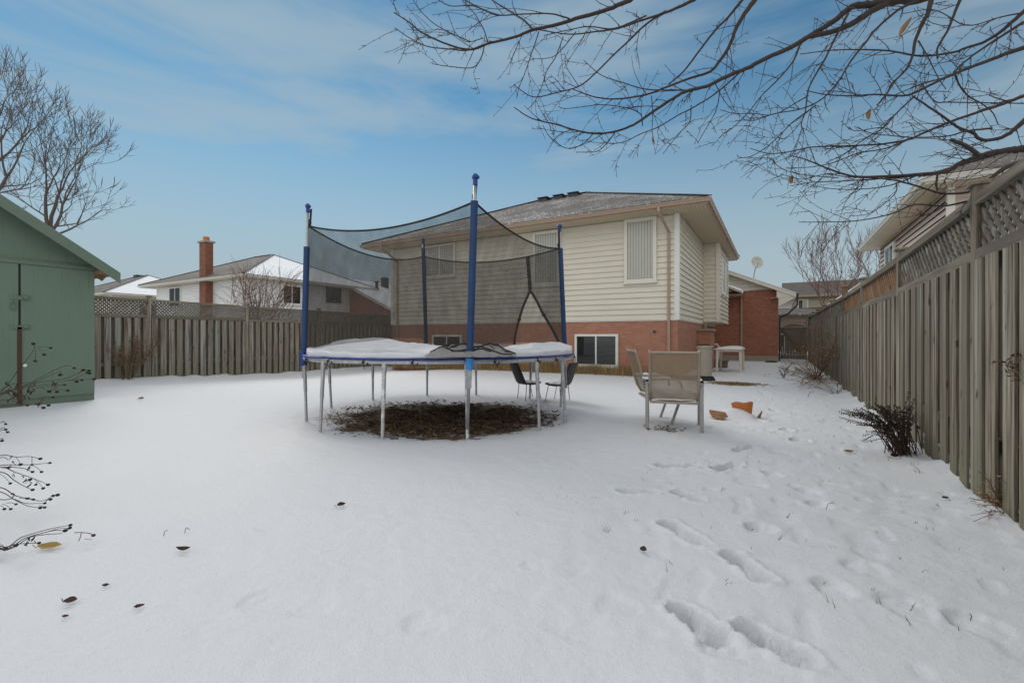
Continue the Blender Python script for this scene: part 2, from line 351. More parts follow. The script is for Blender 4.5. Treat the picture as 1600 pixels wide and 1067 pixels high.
def ground_h(x, y, fine=True):
    x = np.asarray(x, float); y = np.asarray(y, float)
    near = 1 - sstep(14, 30, np.hypot(x, y))
    h = -.19 * sstep(4, 11.5, y) * sstep(-9, -14, x)
    h = h + .045 * fbm(x * .55, y * .55, 1, 3) * near + .016 * fbm(x * 2.2, y * 2.2, 5, 3) * near + .010 * fbm(x * 7, y * 7, 15, 3) * near + .007 * fbm(x * 17, y * 17, 25, 2) * near
    # scalloped drift along the board fence on the right
    d = 1.27 - x
    k = np.clip(1 - d / .55, 0, 1) * (x < 1.5)
    h = h + k ** 2 * (.05 + .10 * (vnoise(y * 3.6, y * 0, 31) - .35)) * (y > 0)
    k2 = np.clip(1 - (x + 15.5) / .6, 0, 1) * (x > -15.9)
    h = h + k2 ** 2 * (.03 + .06 * vnoise(y * 3.2, y * 0, 33))
    # trampled snow on the right half
    tr = sstep(-1.6, -.3, x) * (1 - sstep(9, 15, y)) * sstep(.8, 2.2, y)
    v = vnoise(x * 4.7 + 3, y * 4.1, 61); h = h - .011 * sstep(.60, .95, v) * tr
    v = vnoise(x * 9.3, y * 7.1 + 7, 67); h = h - .010 * sstep(.70, .92, v) * tr
    # snow thins to nothing under the trampoline
    rr = np.hypot(x - TC.x - .1, y - TC.y + .15)
    h = h - .05 * (1 - sstep(1.5, 2.25, rr))
    for a, b, dep, w in PRINTS:
        A = gp(*a); B = gp(*b); C_ = (A+B)/2; k_ = max(.25, 1-1.75*w/max(.01, (A-B).length)); A = C_+(A-C_)*k_; B = C_+(B-C_)*k_; w = w*.88; dep = dep*1.7
        m = (np.abs(x - (A.x + B.x) / 2) < .8) & (np.abs(y - (A.y + B.y) / 2) < .8)
        if not m.any(): continue
        xx = x[m]; yy = y[m]
        dd, t = seg_d(xx, yy, A, B)
        wob = .022 * fbm(xx * 14, yy * 14, 71, 2)
        ww = w * (1 - .18 * np.sin(t * math.pi))
        hole = 1 - sstep(ww - .016, ww + .010, dd + wob)
        rim = np.exp(-((dd - ww - .028) / .02) ** 2) * (.10 + .5 * fbm(xx * 30, yy * 30, 77, 2)) + np.exp(-np.clip(dd - ww, 0, 9) / .06) * (1-hole) * .45 * np.maximum(0, fbm(xx * 38, yy * 38, 79, 2) - .06)
        hv = np.array(h[m]); hv = hv - dep * (hole * (.74 + .55 * fbm(xx * 24, yy * 24, 73, 3) + .42 * (1 - t) * sstep(.3, .0, t) - .10 * np.sin(t * 34) * (dep > .055)) - rim)
        h = np.array(h); h[m] = hv
    return h
def gz(x, y): return float(ground_h(np.array([x]), np.array([y]))[0])
GZ = ground_h(GX, GY)
rr = np.hypot((GX - (TC.x + .24)), (GY - (TC.y - .22)) * 1.06)
bare = (1 - sstep(1.2, 2.35, rr + .9 * fbm(GX * 1.9, GY * 1.9, 91, 4))) * .74
bare = np.maximum(bare, .50 * np.exp(-(((GX + 1.22) / .22) ** 2 + ((GY - 6.05) / .22) ** 2)))
straw = 1.05 * np.exp(-(((GX + .95) / .55) ** 2 + ((GY - 12.75) / .62) ** 2) ** 1.5)
straw = np.maximum(straw, .85 * np.exp(-((GY - 13.95) / .28) ** 2) * ((GX > -13.6) & (GX < -2.3)))
straw = np.maximum(straw, .62 * np.exp(-(((GX - .85) / .4) ** 2 + ((GY - 15.5) / 1.8) ** 2)))
nx, ny = len(xs), len(ys)
me = bpy.data.meshes.new('ground')
vv = np.stack([GX.ravel(), GY.ravel(), GZ.ravel()], 1)
idx = np.arange(nx * ny).reshape(ny, nx)
ff = np.stack([idx[:-1, :-1].ravel(), idx[:-1, 1:].ravel(), idx[1:, 1:].ravel(), idx[1:, :-1].ravel()], 1)
me.from_pydata(vv.tolist(), [], ff.tolist())
for nm, arr in (('bare', bare), ('straw', straw)):
    a_ = me.attributes.new(nm, 'FLOAT', 'POINT'); a_.data.foreach_set('value', arr.ravel().astype(np.float32))
me.polygons.foreach_set('use_smooth', [True] * len(me.polygons)); me.materials.append(M['ground'])
ground = bpy.data.objects.new('ground', me); col.objects.link(ground); struct(ground)

# ------------------------------------------------------------------ houses
class Fr:
    """wall frame: u runs along the wall, n points out of it"""
    def __init__(s, o, u, n): s.o = Vector(o); s.u = Vector(u); s.n = Vector(n)
    def p(s, u, z, n): return s.o + s.u * u + s.n * n + Vector((0, 0, z))
    def box(s, mb, u0, u1, z0, z1, n0, n1):
        vs = [s.p(u0,z0,n0), s.p(u1,z0,n0), s.p(u1,z0,n1), s.p(u0,z0,n1), s.p(u0,z1,n0), s.p(u1,z1,n0), s.p(u1,z1,n1), s.p(u0,z1,n1)]
        return mb.add(vs, [(0,1,2,3),(7,6,5,4),(0,4,5,1),(1,5,6,2),(2,6,7,3),(3,7,4,0)])
    def laps(s, mb, u0, u1, z0, z1, c=.17, off=0.):
        z = z0
        while z < z1 - .005:
            t = min(z + c, z1)
            mb.rnd = random.random()
            mb.add([s.p(u0,z,off+.042), s.p(u1,z,off+.042), s.p(u1,t,off+.003), s.p(u0,t,off+.003), s.p(u0,z,off), s.p(u1,z,off)], [(0,1,2,3), (4,5,1,0)])
            z = t
def window(root, F, u0, u1, z0, z1, mat, panes=1, blinds=(), fw=.07, hblinds=(), screen=(), proud=.10, label=None):
    mb = MB(); p = proud
    F.box(mb, u0, u0+fw, z0, z1, 0, p); F.box(mb, u1-fw, u1, z0, z1, 0, p)
    F.box(mb, u0+fw, u1-fw, z1-fw, z1, 0, p-.003); F.box(mb, u0+fw, u1-fw, z0, z0+fw, 0, p-.003)
    F.box(mb, u0-.03, u1+.03, z0-.045, z0, 0, p+.02)
    w = (u1 - u0 - 2*fw) / panes
    for i in range(1, panes): F.box(mb, u0+fw+i*w-.025, u0+fw+i*w+.025, z0+fw, z1-fw, .004, p-.012)
    wd = mb.build('window', mat, root, bevel=.006)
    if label: wd['label'] = label
    F.box(b := MB(), u0+fw, u1-fw, z0+fw, z1-fw, .046, .048); b.build('interior', M['dark'], wd)
    for i in range(panes):
        a0, a1 = u0+fw+i*w+.027*(i>0), u0+fw+(i+1)*w-.027*(i<panes-1)
        g = MB(); g.add([F.p(a0,z0+fw,p-.02), F.p(a1,z0+fw,p-.02), F.p(a1,z1-fw,p-.02), F.p(a0,z1-fw,p-.02)], [(0,1,2,3)]); g.build('pane', M['glass'], wd)
        if i in blinds:
            sb = MB(); n = max(3, int((a1-a0)/.085)); d = (a1-a0)/n
            for k in range(n):
                a = a0+k*d; sb.add([F.p(a+.004,z0+fw+.01,.050), F.p(a+d*.985,z0+fw+.01,.060), F.p(a+d*.985,z1-fw,.060), F.p(a+.004,z1-fw,.050)], [(0,1,2,3)])
            sb.build('blind', M['blind'], wd)
        if i in hblinds:
            sb = MB(); n = int((z1-z0-2*fw)/.04)
            for k in range(n):
                z = z0+fw+k*.04+.008; sb.add([F.p(a0,z,.050), F.p(a1,z,.050), F.p(a1,z+.02,.064), F.p(a0,z+.02,.064)], [(0,1,2,3)])
            sb.build('blind', M['gray'], wd)
    return wd
def hip_roof(root, ex, ey, z, p, mats, th=.03, name='roof'):
    """mats: south, north, west, east slopes"""
    x0, x1 = ex; y0, y1 = ey; w, d = x1-x0, y1-y0; t = min(w, d)/2; h = z + p*t
    if w >= d: r0, r1 = (x0+t, (y0+y1)/2, h), (x1-t, (y0+y1)/2, h)
    else: r0, r1 = ((x0+x1)/2, y0+t, h), ((x0+x1)/2, y1-t, h)
    c = [(x0,y0,z),(x1,y0,z),(x1,y1,z),(x0,y1,z)]
    mb = MB(); mb.add(c + [r0, r1], [(0,1,5,4),(2,3,4,5),(3,0,4),(1,2,5)] if w >= d else [(0,1,4),(2,3,5),(3,0,4,5),(1,2,5,4)])
    lo = [(a, b, z-th) for a, b, _ in c]
    mb.add(c + lo, [(0,4,5,1),(1,5,6,2),(2,6,7,3),(3,7,4,0)])
    o = mb.build(name, mats[0], root)
    for m in mats[1:]: o.data.materials.append(m)
    for i, m in enumerate((0,1,2,3)): o.data.polygons[i].material_index = m
    hb = MB()
    for a, b in ((c[0], r0), (c[3], r0 if w >= d else r1), (c[1], r1 if w >= d else r0), (c[2], r1), (r0, r1)):
        hb.bar(Vector(a)+Vector((0,0,.012)), Vector(b)+Vector((0,0,.012)), .22, .025)
    hb.build('ridge_cap', M['shbare'], root)
    return h
def eaves(root, wx, wy, ex, ey, zs, zt, fmat, gut=.09):
    x0, x1 = ex; y0, y1 = ey
    MB().box(x0+.02, x1-.02, y0+.02, wy[0], zs, zs+.012).build('soffit', M['soffx'], root); MB().box(x0+.02, x1-.02, wy[1], y1-.02, zs, zs+.012).build('soffit', M['soffx'], root)
    MB().box(x0+.02, wx[0], wy[0], wy[1], zs, zs+.012).build('soffit', M['soffy'], root); MB().box(wx[1], x1-.02, wy[0], wy[1], zs, zs+.012).build('soffit', M['soffy'], root)
    f = MB(); f.box(x0, x1, y0, y0+.02, zs-.02, zt); f.box(x0, x1, y1-.02, y1, zs-.02, zt); f.box(x0, x0+.02, y0+.02, y1-.02, zs-.02, zt); f.box(x1-.02, x1, y0+.02, y1-.02, zs-.02, zt)
    f.build('fascia', fmat, root)
    # K-profile gutters
    prof = [(0, .0), (.06, .0), (.075, .05), (.10, .085), (.10, .105), (.09, .105), (.085, .09), (.0, .09)]
    g = MB()
    g.prism([(x0-.1, y0-a, zt-.115+b) for a, b in prof], (x1-x0+.2, 0, 0))
    g.prism([(x1+a, y0-.1+.101, zt-.115+b) for a, b in prof], (0, y1-y0-.001, 0))
    g.prism([(x0-a, y0-.1+.101, zt-.115+b) for a, b in prof], (0, y1-y0-.001, 0))
    g.build('gutter', fmat, root)
def downspout(root, top, wall, zb, mat, n):
    """from the gutter back to the wall, then down; n = outward direction"""
    mb = MB(); top = Vector(top); wall = Vector(wall); n = Vector(n)
    mb.bar(top, top - Vector((0,0,.14)), .075, .06, up=n)
    a = top - Vector((0,0,.14)); b = wall + n*.05 + Vector((0,0,wall.z*0)); 
    mb.bar(a, b, .075, .06, up=n); mb.bar(b + Vector((0,0,.03)), Vector((b.x, b.y, zb)), .075, .06, up=n)
    mb.bar(Vector((b.x, b.y, zb+.04)), Vector((b.x, b.y, zb)) + n*.22, .075, .06)
    return mb.build('downspout', mat, root, bevel=.006)
def body(root, wx, wy, zb, zs, brick, siding, trim, z_low=-.4):
    x0, x1 = wx; y0, y1 = wy
    b = MB(); b.box(x0, x1, y0, y1, z_low, zb); b.build('brick_wall', brick, root)
    i = .0
    c = MB(); c.box(x0+.004, x1-.004, y0+.004, y1-.004, zb+.002, zs); 
    Fr((x0,y0,0),(1,0,0),(0,-1,0)).laps(c, 0, x1-x0, zb, zs); Fr((x1,y0,0),(0,1,0),(1,0,0)).laps(c, 0, y1-y0, zb, zs); Fr((x0,y1,0),(0,-1,0),(-1,0,0)).laps(c, 0, y1-y0, zb, zs)
    Fr((x1,y1,0),(-1,0,0),(0,1,0)).laps(c, 0, x1-x0, zb, zs)
    c.build('siding_wall', siding, root)
    for (x, y) in ((x0,y0),(x1,y0)):
        t = MB()
        sx = 1 if x == x1 else -1
        t.box(min(x-sx*.09, x+sx*.05), max(x-sx*.09, x+sx*.05), y-.05, y-.001, zb-.015, zs-.001)
        t.box(min(x+sx*.001, x+sx*.05), max(x+sx*.001, x+sx*.05), y-.001, y+.09, zb-.015, zs-.001)
        t.build('corner_trim', trim, root)
    s = MB(); s.box(x0-.02, x1+.02, y0-.022, y0-.0005, zb-.035, zb-.001); s.box(x1+.0005, x1+.022, y0-.0005, y1, zb-.035, zb-.001); s.build('starter_strip', trim, root)

# our house
WX, WY, EX, EY = (-13.84, -2.53), (14.2, 23.3), (-14.69, -1.63), (13.4, 24.1)
ZB, ZS, ZT, PIT = 1.68, 4.77, 4.91, .44
house = thing('house', 'cream sided house on red brick base behind the trampoline, blinds in its windows', 'house', (-8, 14.2, 0))
body(house, WX, WY, ZB, ZS, M['brick'], M['siding'], M['trim'])
eaves(house, WX, WY, EX, EY, ZS, ZT, M['fascia'])
hip_roof(house, (EX[0]-.04, EX[1]+.04), (EY[0]-.04, EY[1]+.04), ZT+.03, PIT, (M['shdust'], M['shx'], M['shy'], M['shy']))
F0 = Fr((0, 14.2, 0), (1, 0, 0), (0, -1, 0))
def fw(x0, y0, x1, y1):
    a = on_y(x0, y0, 14.15); b = on_y(x1, y1, 14.15); c = on_y((x0+x1)/2, y0, 14.15); d = on_y((x0+x1)/2, y1, 14.15)
    return a.x, b.x, d.z, c.z
window(house, F0, *fw(975.5, 341, 1026, 441), M['cream'], 1, blinds=(0,), fw=.10)
window(house, F0, *fw(833, 361, 876, 446), M['cream'], 1, blinds=(0,), fw=.10)
window(house, F0, *fw(664, 382, 712, 433), M['cream'], 2, blinds=(0, 1), fw=.08)
window(house, F0, *fw(898.5, 522, 966, 573), M['trim'], 2, hblinds=(1,), fw=.075)
window(house, F0, *fw(676, 523, 722, 556), M['trim'], 2, hblinds=(0,), fw=.075)
# snow on the sill of the basement window is part of the drift below it
q = on_y(1045, 340, 14.15); downspout(house, (q.x-.12, EY[0]-.05, ZT-.10), (q.x, 14.2, 4.25), .05, M['fascia'], (0,-1,0))
q = on_y(621, 400, 14.15); downspout(house, (q.x-.10, EY[0]-.05, ZT-.10), (q.x, 14.2, 4.25), .05, M['fascia'], (0,-1,0))
# small mark, tap and vent on the brick
mb = MB(); q = on_y(1023, 518, 14.18); mb.box(q.x-.02, q.x+.02, 14.12, 14.2, q.z-.02, q.z+.02); mb.blob((q.x, 14.11, q.z), .035); mb.build('outdoor_tap', M['dmetal'], house)
# roof vents by the ridge
for px, py in ((851, 317), (875, 313.5), (898, 310)):
    v = MB(); Z = 20.6; c = at(px, py, Z); ry = (EY[0]+EY[1])/2 - .35
    c = on_y(px, py, ry); zz = ZT + PIT*(ry-EY[0]) 
    v.box(c.x-.2, c.x+.2, ry-.22, ry+.22, zz-.1, zz+.10); v.box(c.x-.25, c.x+.25, ry-.27, ry+.27, zz+.10, zz+.15); v.build('roof_vent', M['dmetal'], house, bevel=.02)
# cantilevered bay on the right side
by0, by1, bx = 19.4, 23.2, -1.96
bay = MB(); bay.box(WX[1]+.03, bx-.004, by0+.004, by1-.004, 1.76, ZS)
Fr((WX[1]+.02,by0,0),(1,0,0),(0,-1,0)).laps(bay, 0, bx-WX[1]-.02, 1.75, ZS); FB = Fr((bx,by0,0),(0,1,0),(1,0,0)); FB.laps(bay, 0, by1-by0, 1.75, ZS)
bayo = bay.build('bay', M['siding'], house)
t = MB(); t.box(bx-.09, bx+.05, by0-.05, by0-.002, 1.73, ZS-.002); t.box(bx+.002, bx+.05, by0-.002, by0+.09, 1.73, ZS-.002); t.build('corner_trim', M['cream'], bayo)
window(house, FB, .7, 1.6, 2.9, 4.3, M['trim'], 1, blinds=(0,)); window(house, FB, 2.0, 2.9, 2.9, 4.3, M['trim'], 1, blinds=(0,))
# brick pier with a cap beside the wall, conduit under the bay
mb = MB(); mb.box(-2.528, -2.06, 17.95, 18.9, -.2, 1.38); pier = mb.build('brick_pier', M['brick'], house)
mb = MB(); mb.box(-2.527, -2.0, 17.88, 18.97, 1.382, 1.45); mb.build('cap', M['concrete'], pier, bevel=.01)
mb = MB(); mb.box(-2.45, -2.36, 19.25, 19.34, 0, 1.74); mb.build('support_post', M['fascia'], house)
# lower wing: brick gable wall
GY0, GX1 = 25.4, .03
wing = MB(); wing.box(-8, GX1, GY0, 34, .26, 3.43); wing.build('wing_wall', M['brickp'], house)
mb = MB(); mb.box(-8, GX1+.03, GY0-.03, 34, -.2, .258); mb.build('foundation', M['concrete'], house)
ez, ex_, rx = 3.21, .755, -5.0
pk = ez + .44*(ex_-rx); yo = 25.0
g = MB(); FG = Fr((-8, GY0, 0), (1,0,0), (0,-1,0))
z = 3.44
while z < pk-.2:
    xr = min(GX1, ex_-(z+.1-ez)/.44); FG.laps(g, 0, xr+8, z, z+.165, .17); z += .17
g.build('gable_siding', M['siding'], house)
r = MB(); r.add([(ex_,yo,ez),(ex_,34.4,ez),(rx,34.4,pk),(rx,yo,pk),(2*rx-ex_,yo,ez),(2*rx-ex_,34.4,ez)], [(0,1,2,3),(3,2,5,4)])
r.add([(ex_,yo,ez-.04),(rx,yo,pk-.04),(ex_,yo,ez),(rx,yo,pk)], [(0,2,3,1)]); r.build('wing_roof', M['shsnow'], house)
rk = MB(); rk.prism([(ex_,yo+.02,ez-.20),(ex_,yo+.02,ez-.035),(rx,yo+.02,pk-.035),(rx,yo+.02,pk-.20)], (0,.03,0)); rk.build('rake_board', M['cream'], house)
s = MB(); s.box(GX1-.3, ex_, yo+.05, GY0-.001, ez-.20, ez-.19); s.box(GX1+.001, ex_, GY0-.001, 34.4, ez-.20, ez-.19); s.box(ex_-.02, ex_, yo+.05, 34.4, ez-.19, ez-.02)
s.add([(GX1+.02,yo+.05,ez-.21),(ex_-.02,yo+.05,ez-.21),(GX1+.02,yo+.05,ez-.62)], [(0,1,2)]); s.prism([(GX1-.06,yo+.055,ez-.188),(ex_-.025,yo+.055,ez-.188),(ex_-.025,yo+.055,ez-.06),(GX1-.06,yo+.055,ez+.44*(ex_-GX1)-.03)], (0,.02,0)); s.build('eave_return', M['cream'], house)
mb = MB(); mb.box(ex_+.002, ex_+.1, yo+.05, 34.4, ez-.13, ez-.03); mb.build('gutter', M['dmetal'], house)
mb = MB(); mb.tube([(ex_+.05,yo+.15,ez-.13),(ex_+.05,yo+.15,ez-.55),(.45,yo+.2,ez-.95),(.14,GY0-.06,ez-1.1),(.09,GY0-.05,ez-1.3),(.09,GY0-.05,.1)], .04, 8); mb.build('downspout', M['dmetal'], house)
# little lean-to roof in the recess, with snow at its edge
ly = 23.9
lr = MB(); lr.prism([(-2.5,ly,3.66),(-1.42,ly,3.18),(-1.42,ly,3.28),(-2.5,ly,3.76)], (0,1.5,0)); lro = lr.build('porch_roof', M['fascia'], house)
mb = MB(); mb.box(-2.5, -1.43, ly+.05, 25.39, 3.14, 3.16); mb.build('soffit', M['soffy'], lro)
mb = MB(); mb.grid(10, 8, lambda u, v: (-2.45+1.07*u, ly-.02+1.45*v, 3.765-.475*u + .10*math.sin(math.pi*min(1,v*1.2))**.3*(.5+u)*(.8+.4*mnoise.noise((u*4,v*4,3))) - (.10 if u==1 or v==0 else 0))); mb.build('snow_layer', M['snow'], lro, smooth=True)
mb = MB(); mb.box(-1.56, -1.48, 25.28, 25.38, .1, 3.14); mb.build('downspout', M['fascia'], house)
mb = MB(); mb.box(-2.4, -2.25, 25.2, 25.39, 2.6, 2.9); mb.build('meter_box', M['alu'], house)
# satellite dish on the wing roof
dc = on_y(1182, 411, 27.0)
dish = thing('satellite_dish', 'grey oval satellite dish on a bent mast on the low snowy roof', 'satellite dish', (dc.x-.15, 27.05, 3.21+.44*(ex_-dc.x+.15)))
d = MB()
def dfn(u, v):
    a = 2*math.pi*u; r_ = .31*v; n = Vector((.42, -.86, .30)).normalized(); s_ = n.cross(Vector((0,0,1))).normalized(); up = s_.cross(n)
    return Vector((dc.x, 26.95, dc.z)) + s_*r_*math.cos(a)*.92 + up*r_*math.sin(a)*1.05 + n*(.09*v*v)
d.grid(24, 6, dfn); d.build('reflector', M['dish'], dish, smooth=True, solid=.012)
a0 = Vector((dc.x-.15, 27.05, 3.21+.44*(ex_-dc.x+.15)-.03))
mb = MB(); mb.tube([a0, a0+Vector((0.03,0,.35)), (dc.x-.02, 27.03, dc.z-.05)], .028, 8); mb.bar(a0-Vector((.12,0,-.03)), a0+Vector((.12,0,-.02)), .16, .03); mb.build('mast', M['alu'], dish)
mb = MB(); mb.tube([(dc.x-.02, 26.97, dc.z-.28), (dc.x+.04, 26.62, dc.z-.26), (dc.x+.1, 26.5, dc.z-.13)], .014, 6); mb.box(dc.x+.06, dc.x+.14, 26.44, 26.54, dc.z-.16, dc.z-.06); mb.build('feed_arm', M['alu'], dish)

# twin house beyond the left fence, with the brick chimney
ox, oy = -25.67, 2.4
hs = thing('house', 'white sided neighbouring house with tall brick chimney and snowy roof', 'house', (-33.5, 16.6, 0))
wx = (WX[0]+ox, WX[1]+ox); wy = (WY[0]+oy, WY[1]+oy); ex = (EX[0]+ox, EX[1]+ox); ey = (EY[0]+oy, EY[1]+oy)
body(hs, wx, wy, 1.5, ZS, M['brick'], M['sidingw'], M['trim']); eaves(hs, wx, wy, ex, ey, ZS, ZT, M['fasciaw'])
hip_roof(hs, (ex[0]-.04, ex[1]+.04), (ey[0]-.04, ey[1]+.04), ZT+.03, PIT, (M['shx'], M['shsnow'], M['shsnow'], M['shsnow']))
FL = Fr((0, wy[0], 0), (1,0,0), (0,-1,0)); FR_ = Fr((wx[1], 0, 0), (0,1,0), (1,0,0))
a, b = on_y(266, 450, wy[0]), on_y(284, 452, wy[0]); window(hs, FL, a.x, b.x, a.z-1.4, a.z, M['trim'], 2)
a, b = on_x(440, 444, wx[1]), on_x(470, 444, wx[1]); window(hs, FR_, a.y, b.y, a.z-1.3, a.z, M['trim'], 2, fw=.09)
a, b = on_x(509, 449, wx[1]), on_x(532, 449, wx[1]); window(hs, FR_, a.y, b.y, b.z-1.15, b.z, M['dmetal'], 2, fw=.09)
q = on_y(380, 428, wy[0]); downspout(hs, (ex[1]-.5, ey[0]-.05, ZT-.1), (wx[1]-.1, wy[0], 4.2), .05, M['fasciaw'], (0,-1,0))
cl = on_y(313.5, 400, 16.2).x; cr = cl+.74; ct = on_y(324, 376, 16.0).z
mb = MB(); mb.box(cl, cr, 16.12, 16.599, -.3, ct-.02); ch = mb.build('chimney', M['brickc'], hs)
mb = MB(); mb.box(cl-.1, cr+.1, 16.02, 16.7, ct-.02, ct+.10); mb.build('cap', M['concrete'], ch, bevel=.02)
mb = MB(); mb.lathe(((cl+cr)/2, 16.36, ct+.10), [(.19,0),(.19,.28),(.15,.28),(.15,.0)], 14); mb.build('flue', M['terra'], ch)
# its lower wing
wy0, wr, we = 24.4, -24.1, -23.5
mb = MB(); mb.box(-31, wr, wy0, 34, -.3, 3.15)
mb.add([(-28.2,wy0,3.15),(wr,wy0,3.15),(wr,wy0,3.3),(-28.2,wy0,5.1)], [(0,1,2,3)]); mb.build('wing_wall', M['brickp'], hs)
mb = MB(); mb.add([(we,24,3.17),(we,36,3.17),(-29.5,36,5.81),(-29.5,24,5.81)], [(0,1,2,3)]); mb.build('wing_roof', M['shsnow'], hs)
mb = MB(); mb.prism([(we,24.01,2.97),(we,24.01,3.16),(-28.2,24.01,5.23),(-28.2,24.01,5.0)], (0,.04,0)); mb.build('rake_board', M['fasciaw'], hs)
mb = MB(); mb.box(-28.6, -28.15, 28, 28.45, 5, 6.1); mb.build('roof_vent', M['dmetal'], hs)
mb = MB(); mb.tube([(-27.5,26.5,4.6),(-27.5,26.5,5.5)], .12, 8); mb.lathe((-27.5,26.5,5.5), [(.01,.14),(.2,.06),(.2,.0),(.12,.0)], 10); mb.build('flue_pipe', M['dmetal'], hs)

# third house further left
ox, oy = -47.2, 3.2
hs = thing('house', 'low house with white snowy roof seen between the shed and the chimney house', 'house', (-55, 17.4, 0))
wx = (WX[0]+ox, WX[1]+ox); wy = (WY[0]+oy, WY[1]+oy); ex = (EX[0]+ox, EX[1]+ox); ey = (EY[0]+oy, EY[1]+oy)
body(hs, wx, wy, 1.5, ZS, M['brick'], M['siding'], M['trim']); eaves(hs, wx, wy, ex, ey, ZS, ZT, M['fasciaw'])
hip_roof(hs, (ex[0]-.04, ex[1]+.04), (ey[0]-.04, ey[1]+.04), ZT+.03, PIT, (M['shx'], M['shsnow'], M['shsnow'], M['shsnow']))
window(hs, Fr((wx[1],0,0),(0,1,0),(1,0,0)), wy[0]+2, wy[0]+3.4, 2.9, 4.2, M['trim'], 2)
mb = MB(); mb.box(-56.2, -55.5, 21.5, 22.1, 7.1, 7.4); mb.build('roof_vent', M['dmetal'], hs)

# neighbour on the right, mirrored
hs = thing('house', 'pinkish sided house with wide eaves rising over the tall fence', 'house', (9, 15, 0))
wx = (3.62, 15.5); wy = (15.0, 23.6); ex = (3.02, 16.3); ey = (14.3, 24.2)
body(hs, wx, wy, 1.6, ZS, M['brick'], M['sidingp'], M['cream']); eaves(hs, wx, wy, ex, ey, ZS, ZT, M['fasciaw'])
hip_roof(hs, (ex[0]-.04, ex[1]+.04), (ey[0]-.04, ey[1]+.04), ZT+.03, PIT, (M['shx'], M['shx'], M['shx'], M['shx']))
FW = Fr((wx[0], 0, 0), (0,-1,0), (-1,0,0))
a, b = on_x(1387, 381, wx[0]), on_x(1401, 381, wx[0]); window(hs, FW, -a.y, -b.y, 3.35, 4.52, M['trim'], 2, fw=.09)
mb = MB(); FW.laps(mb, -23.58, -15.03, 1.6, ZS, off=.001)
mb.build('siding_wall', M['sidingp'], hs)
# low snow edged lean-to along it
mb = MB(); mb.box(2.75, 3.55, 16.6, 31, -.3, 2.9); lt = thing('lean_to', 'low lean-to with a snow covered roof edge behind the fence', 'lean-to', (3.1, 22, 0)); mb.build('wall', M['sidingt'], lt)
mb = MB(); mb.prism([(2.55,16.3,2.92),(3.58,16.3,3.35),(3.58,16.3,3.45),(2.55,16.3,3.02)], (0,16,0)); mb.build('roof', M['shsnow'], lt)
mb = MB(); mb.box(2.45, 2.548, 16.3, 32.3, 2.90, 3.01); mb.build('gutter', M['trim'], lt)

# house across the street
hs = thing('house', 'distant tan house with brown roof beyond the gate', 'house', (8, 50, 0))
mb = MB(); mb.box(1, 15, 50, 58, -.5, 5.0); Fr((1,50,0),(1,0,0),(0,-1,0)).laps(mb, 0, 14, 1.5, 5.0, .2); mb.build('siding_wall', M['sidingt'], hs)
mb = MB(); mb.add([(.4,49.5,4.95),(15.6,49.5,4.95),(15.6,54,6.6),(.4,54,6.6),(.4,58.5,4.95),(15.6,58.5,4.95)], [(0,1,2,3),(3,2,5,4)]); mb.add([(1,50,4.95),(1,54,6.55),(1,58,4.95)], [(0,1,2)]); mb.build('roof', M['shbare'], hs)
mb = MB(); mb.box(.4, 15.6, 49.4, 49.5, 4.8, 4.98); mb.build('gutter', M['fascia'], hs)
FS = Fr((0,50,0),(1,0,0),(0,-1,0)); a, b = on_y(1246, 468, 50), on_y(1263, 484, 50); window(hs, FS, a.x, b.x, b.z, a.z, M['trim'], 2, blinds=(1,), fw=.1)
mb = MB(); mb.prism([(-5.4,44.6,2.95),(-5.4,49.98,3.75),(-5.4,49.98,3.85),(-5.4,44.6,3.05)], (17.4,0,0)); mb.build('porch_roof', M['shx'], hs)
mb = MB(); mb.box(-5, 11.5, 45.2, 45.4, -.5, 2.98); mb.build('porch_wall', M['brown'], hs)

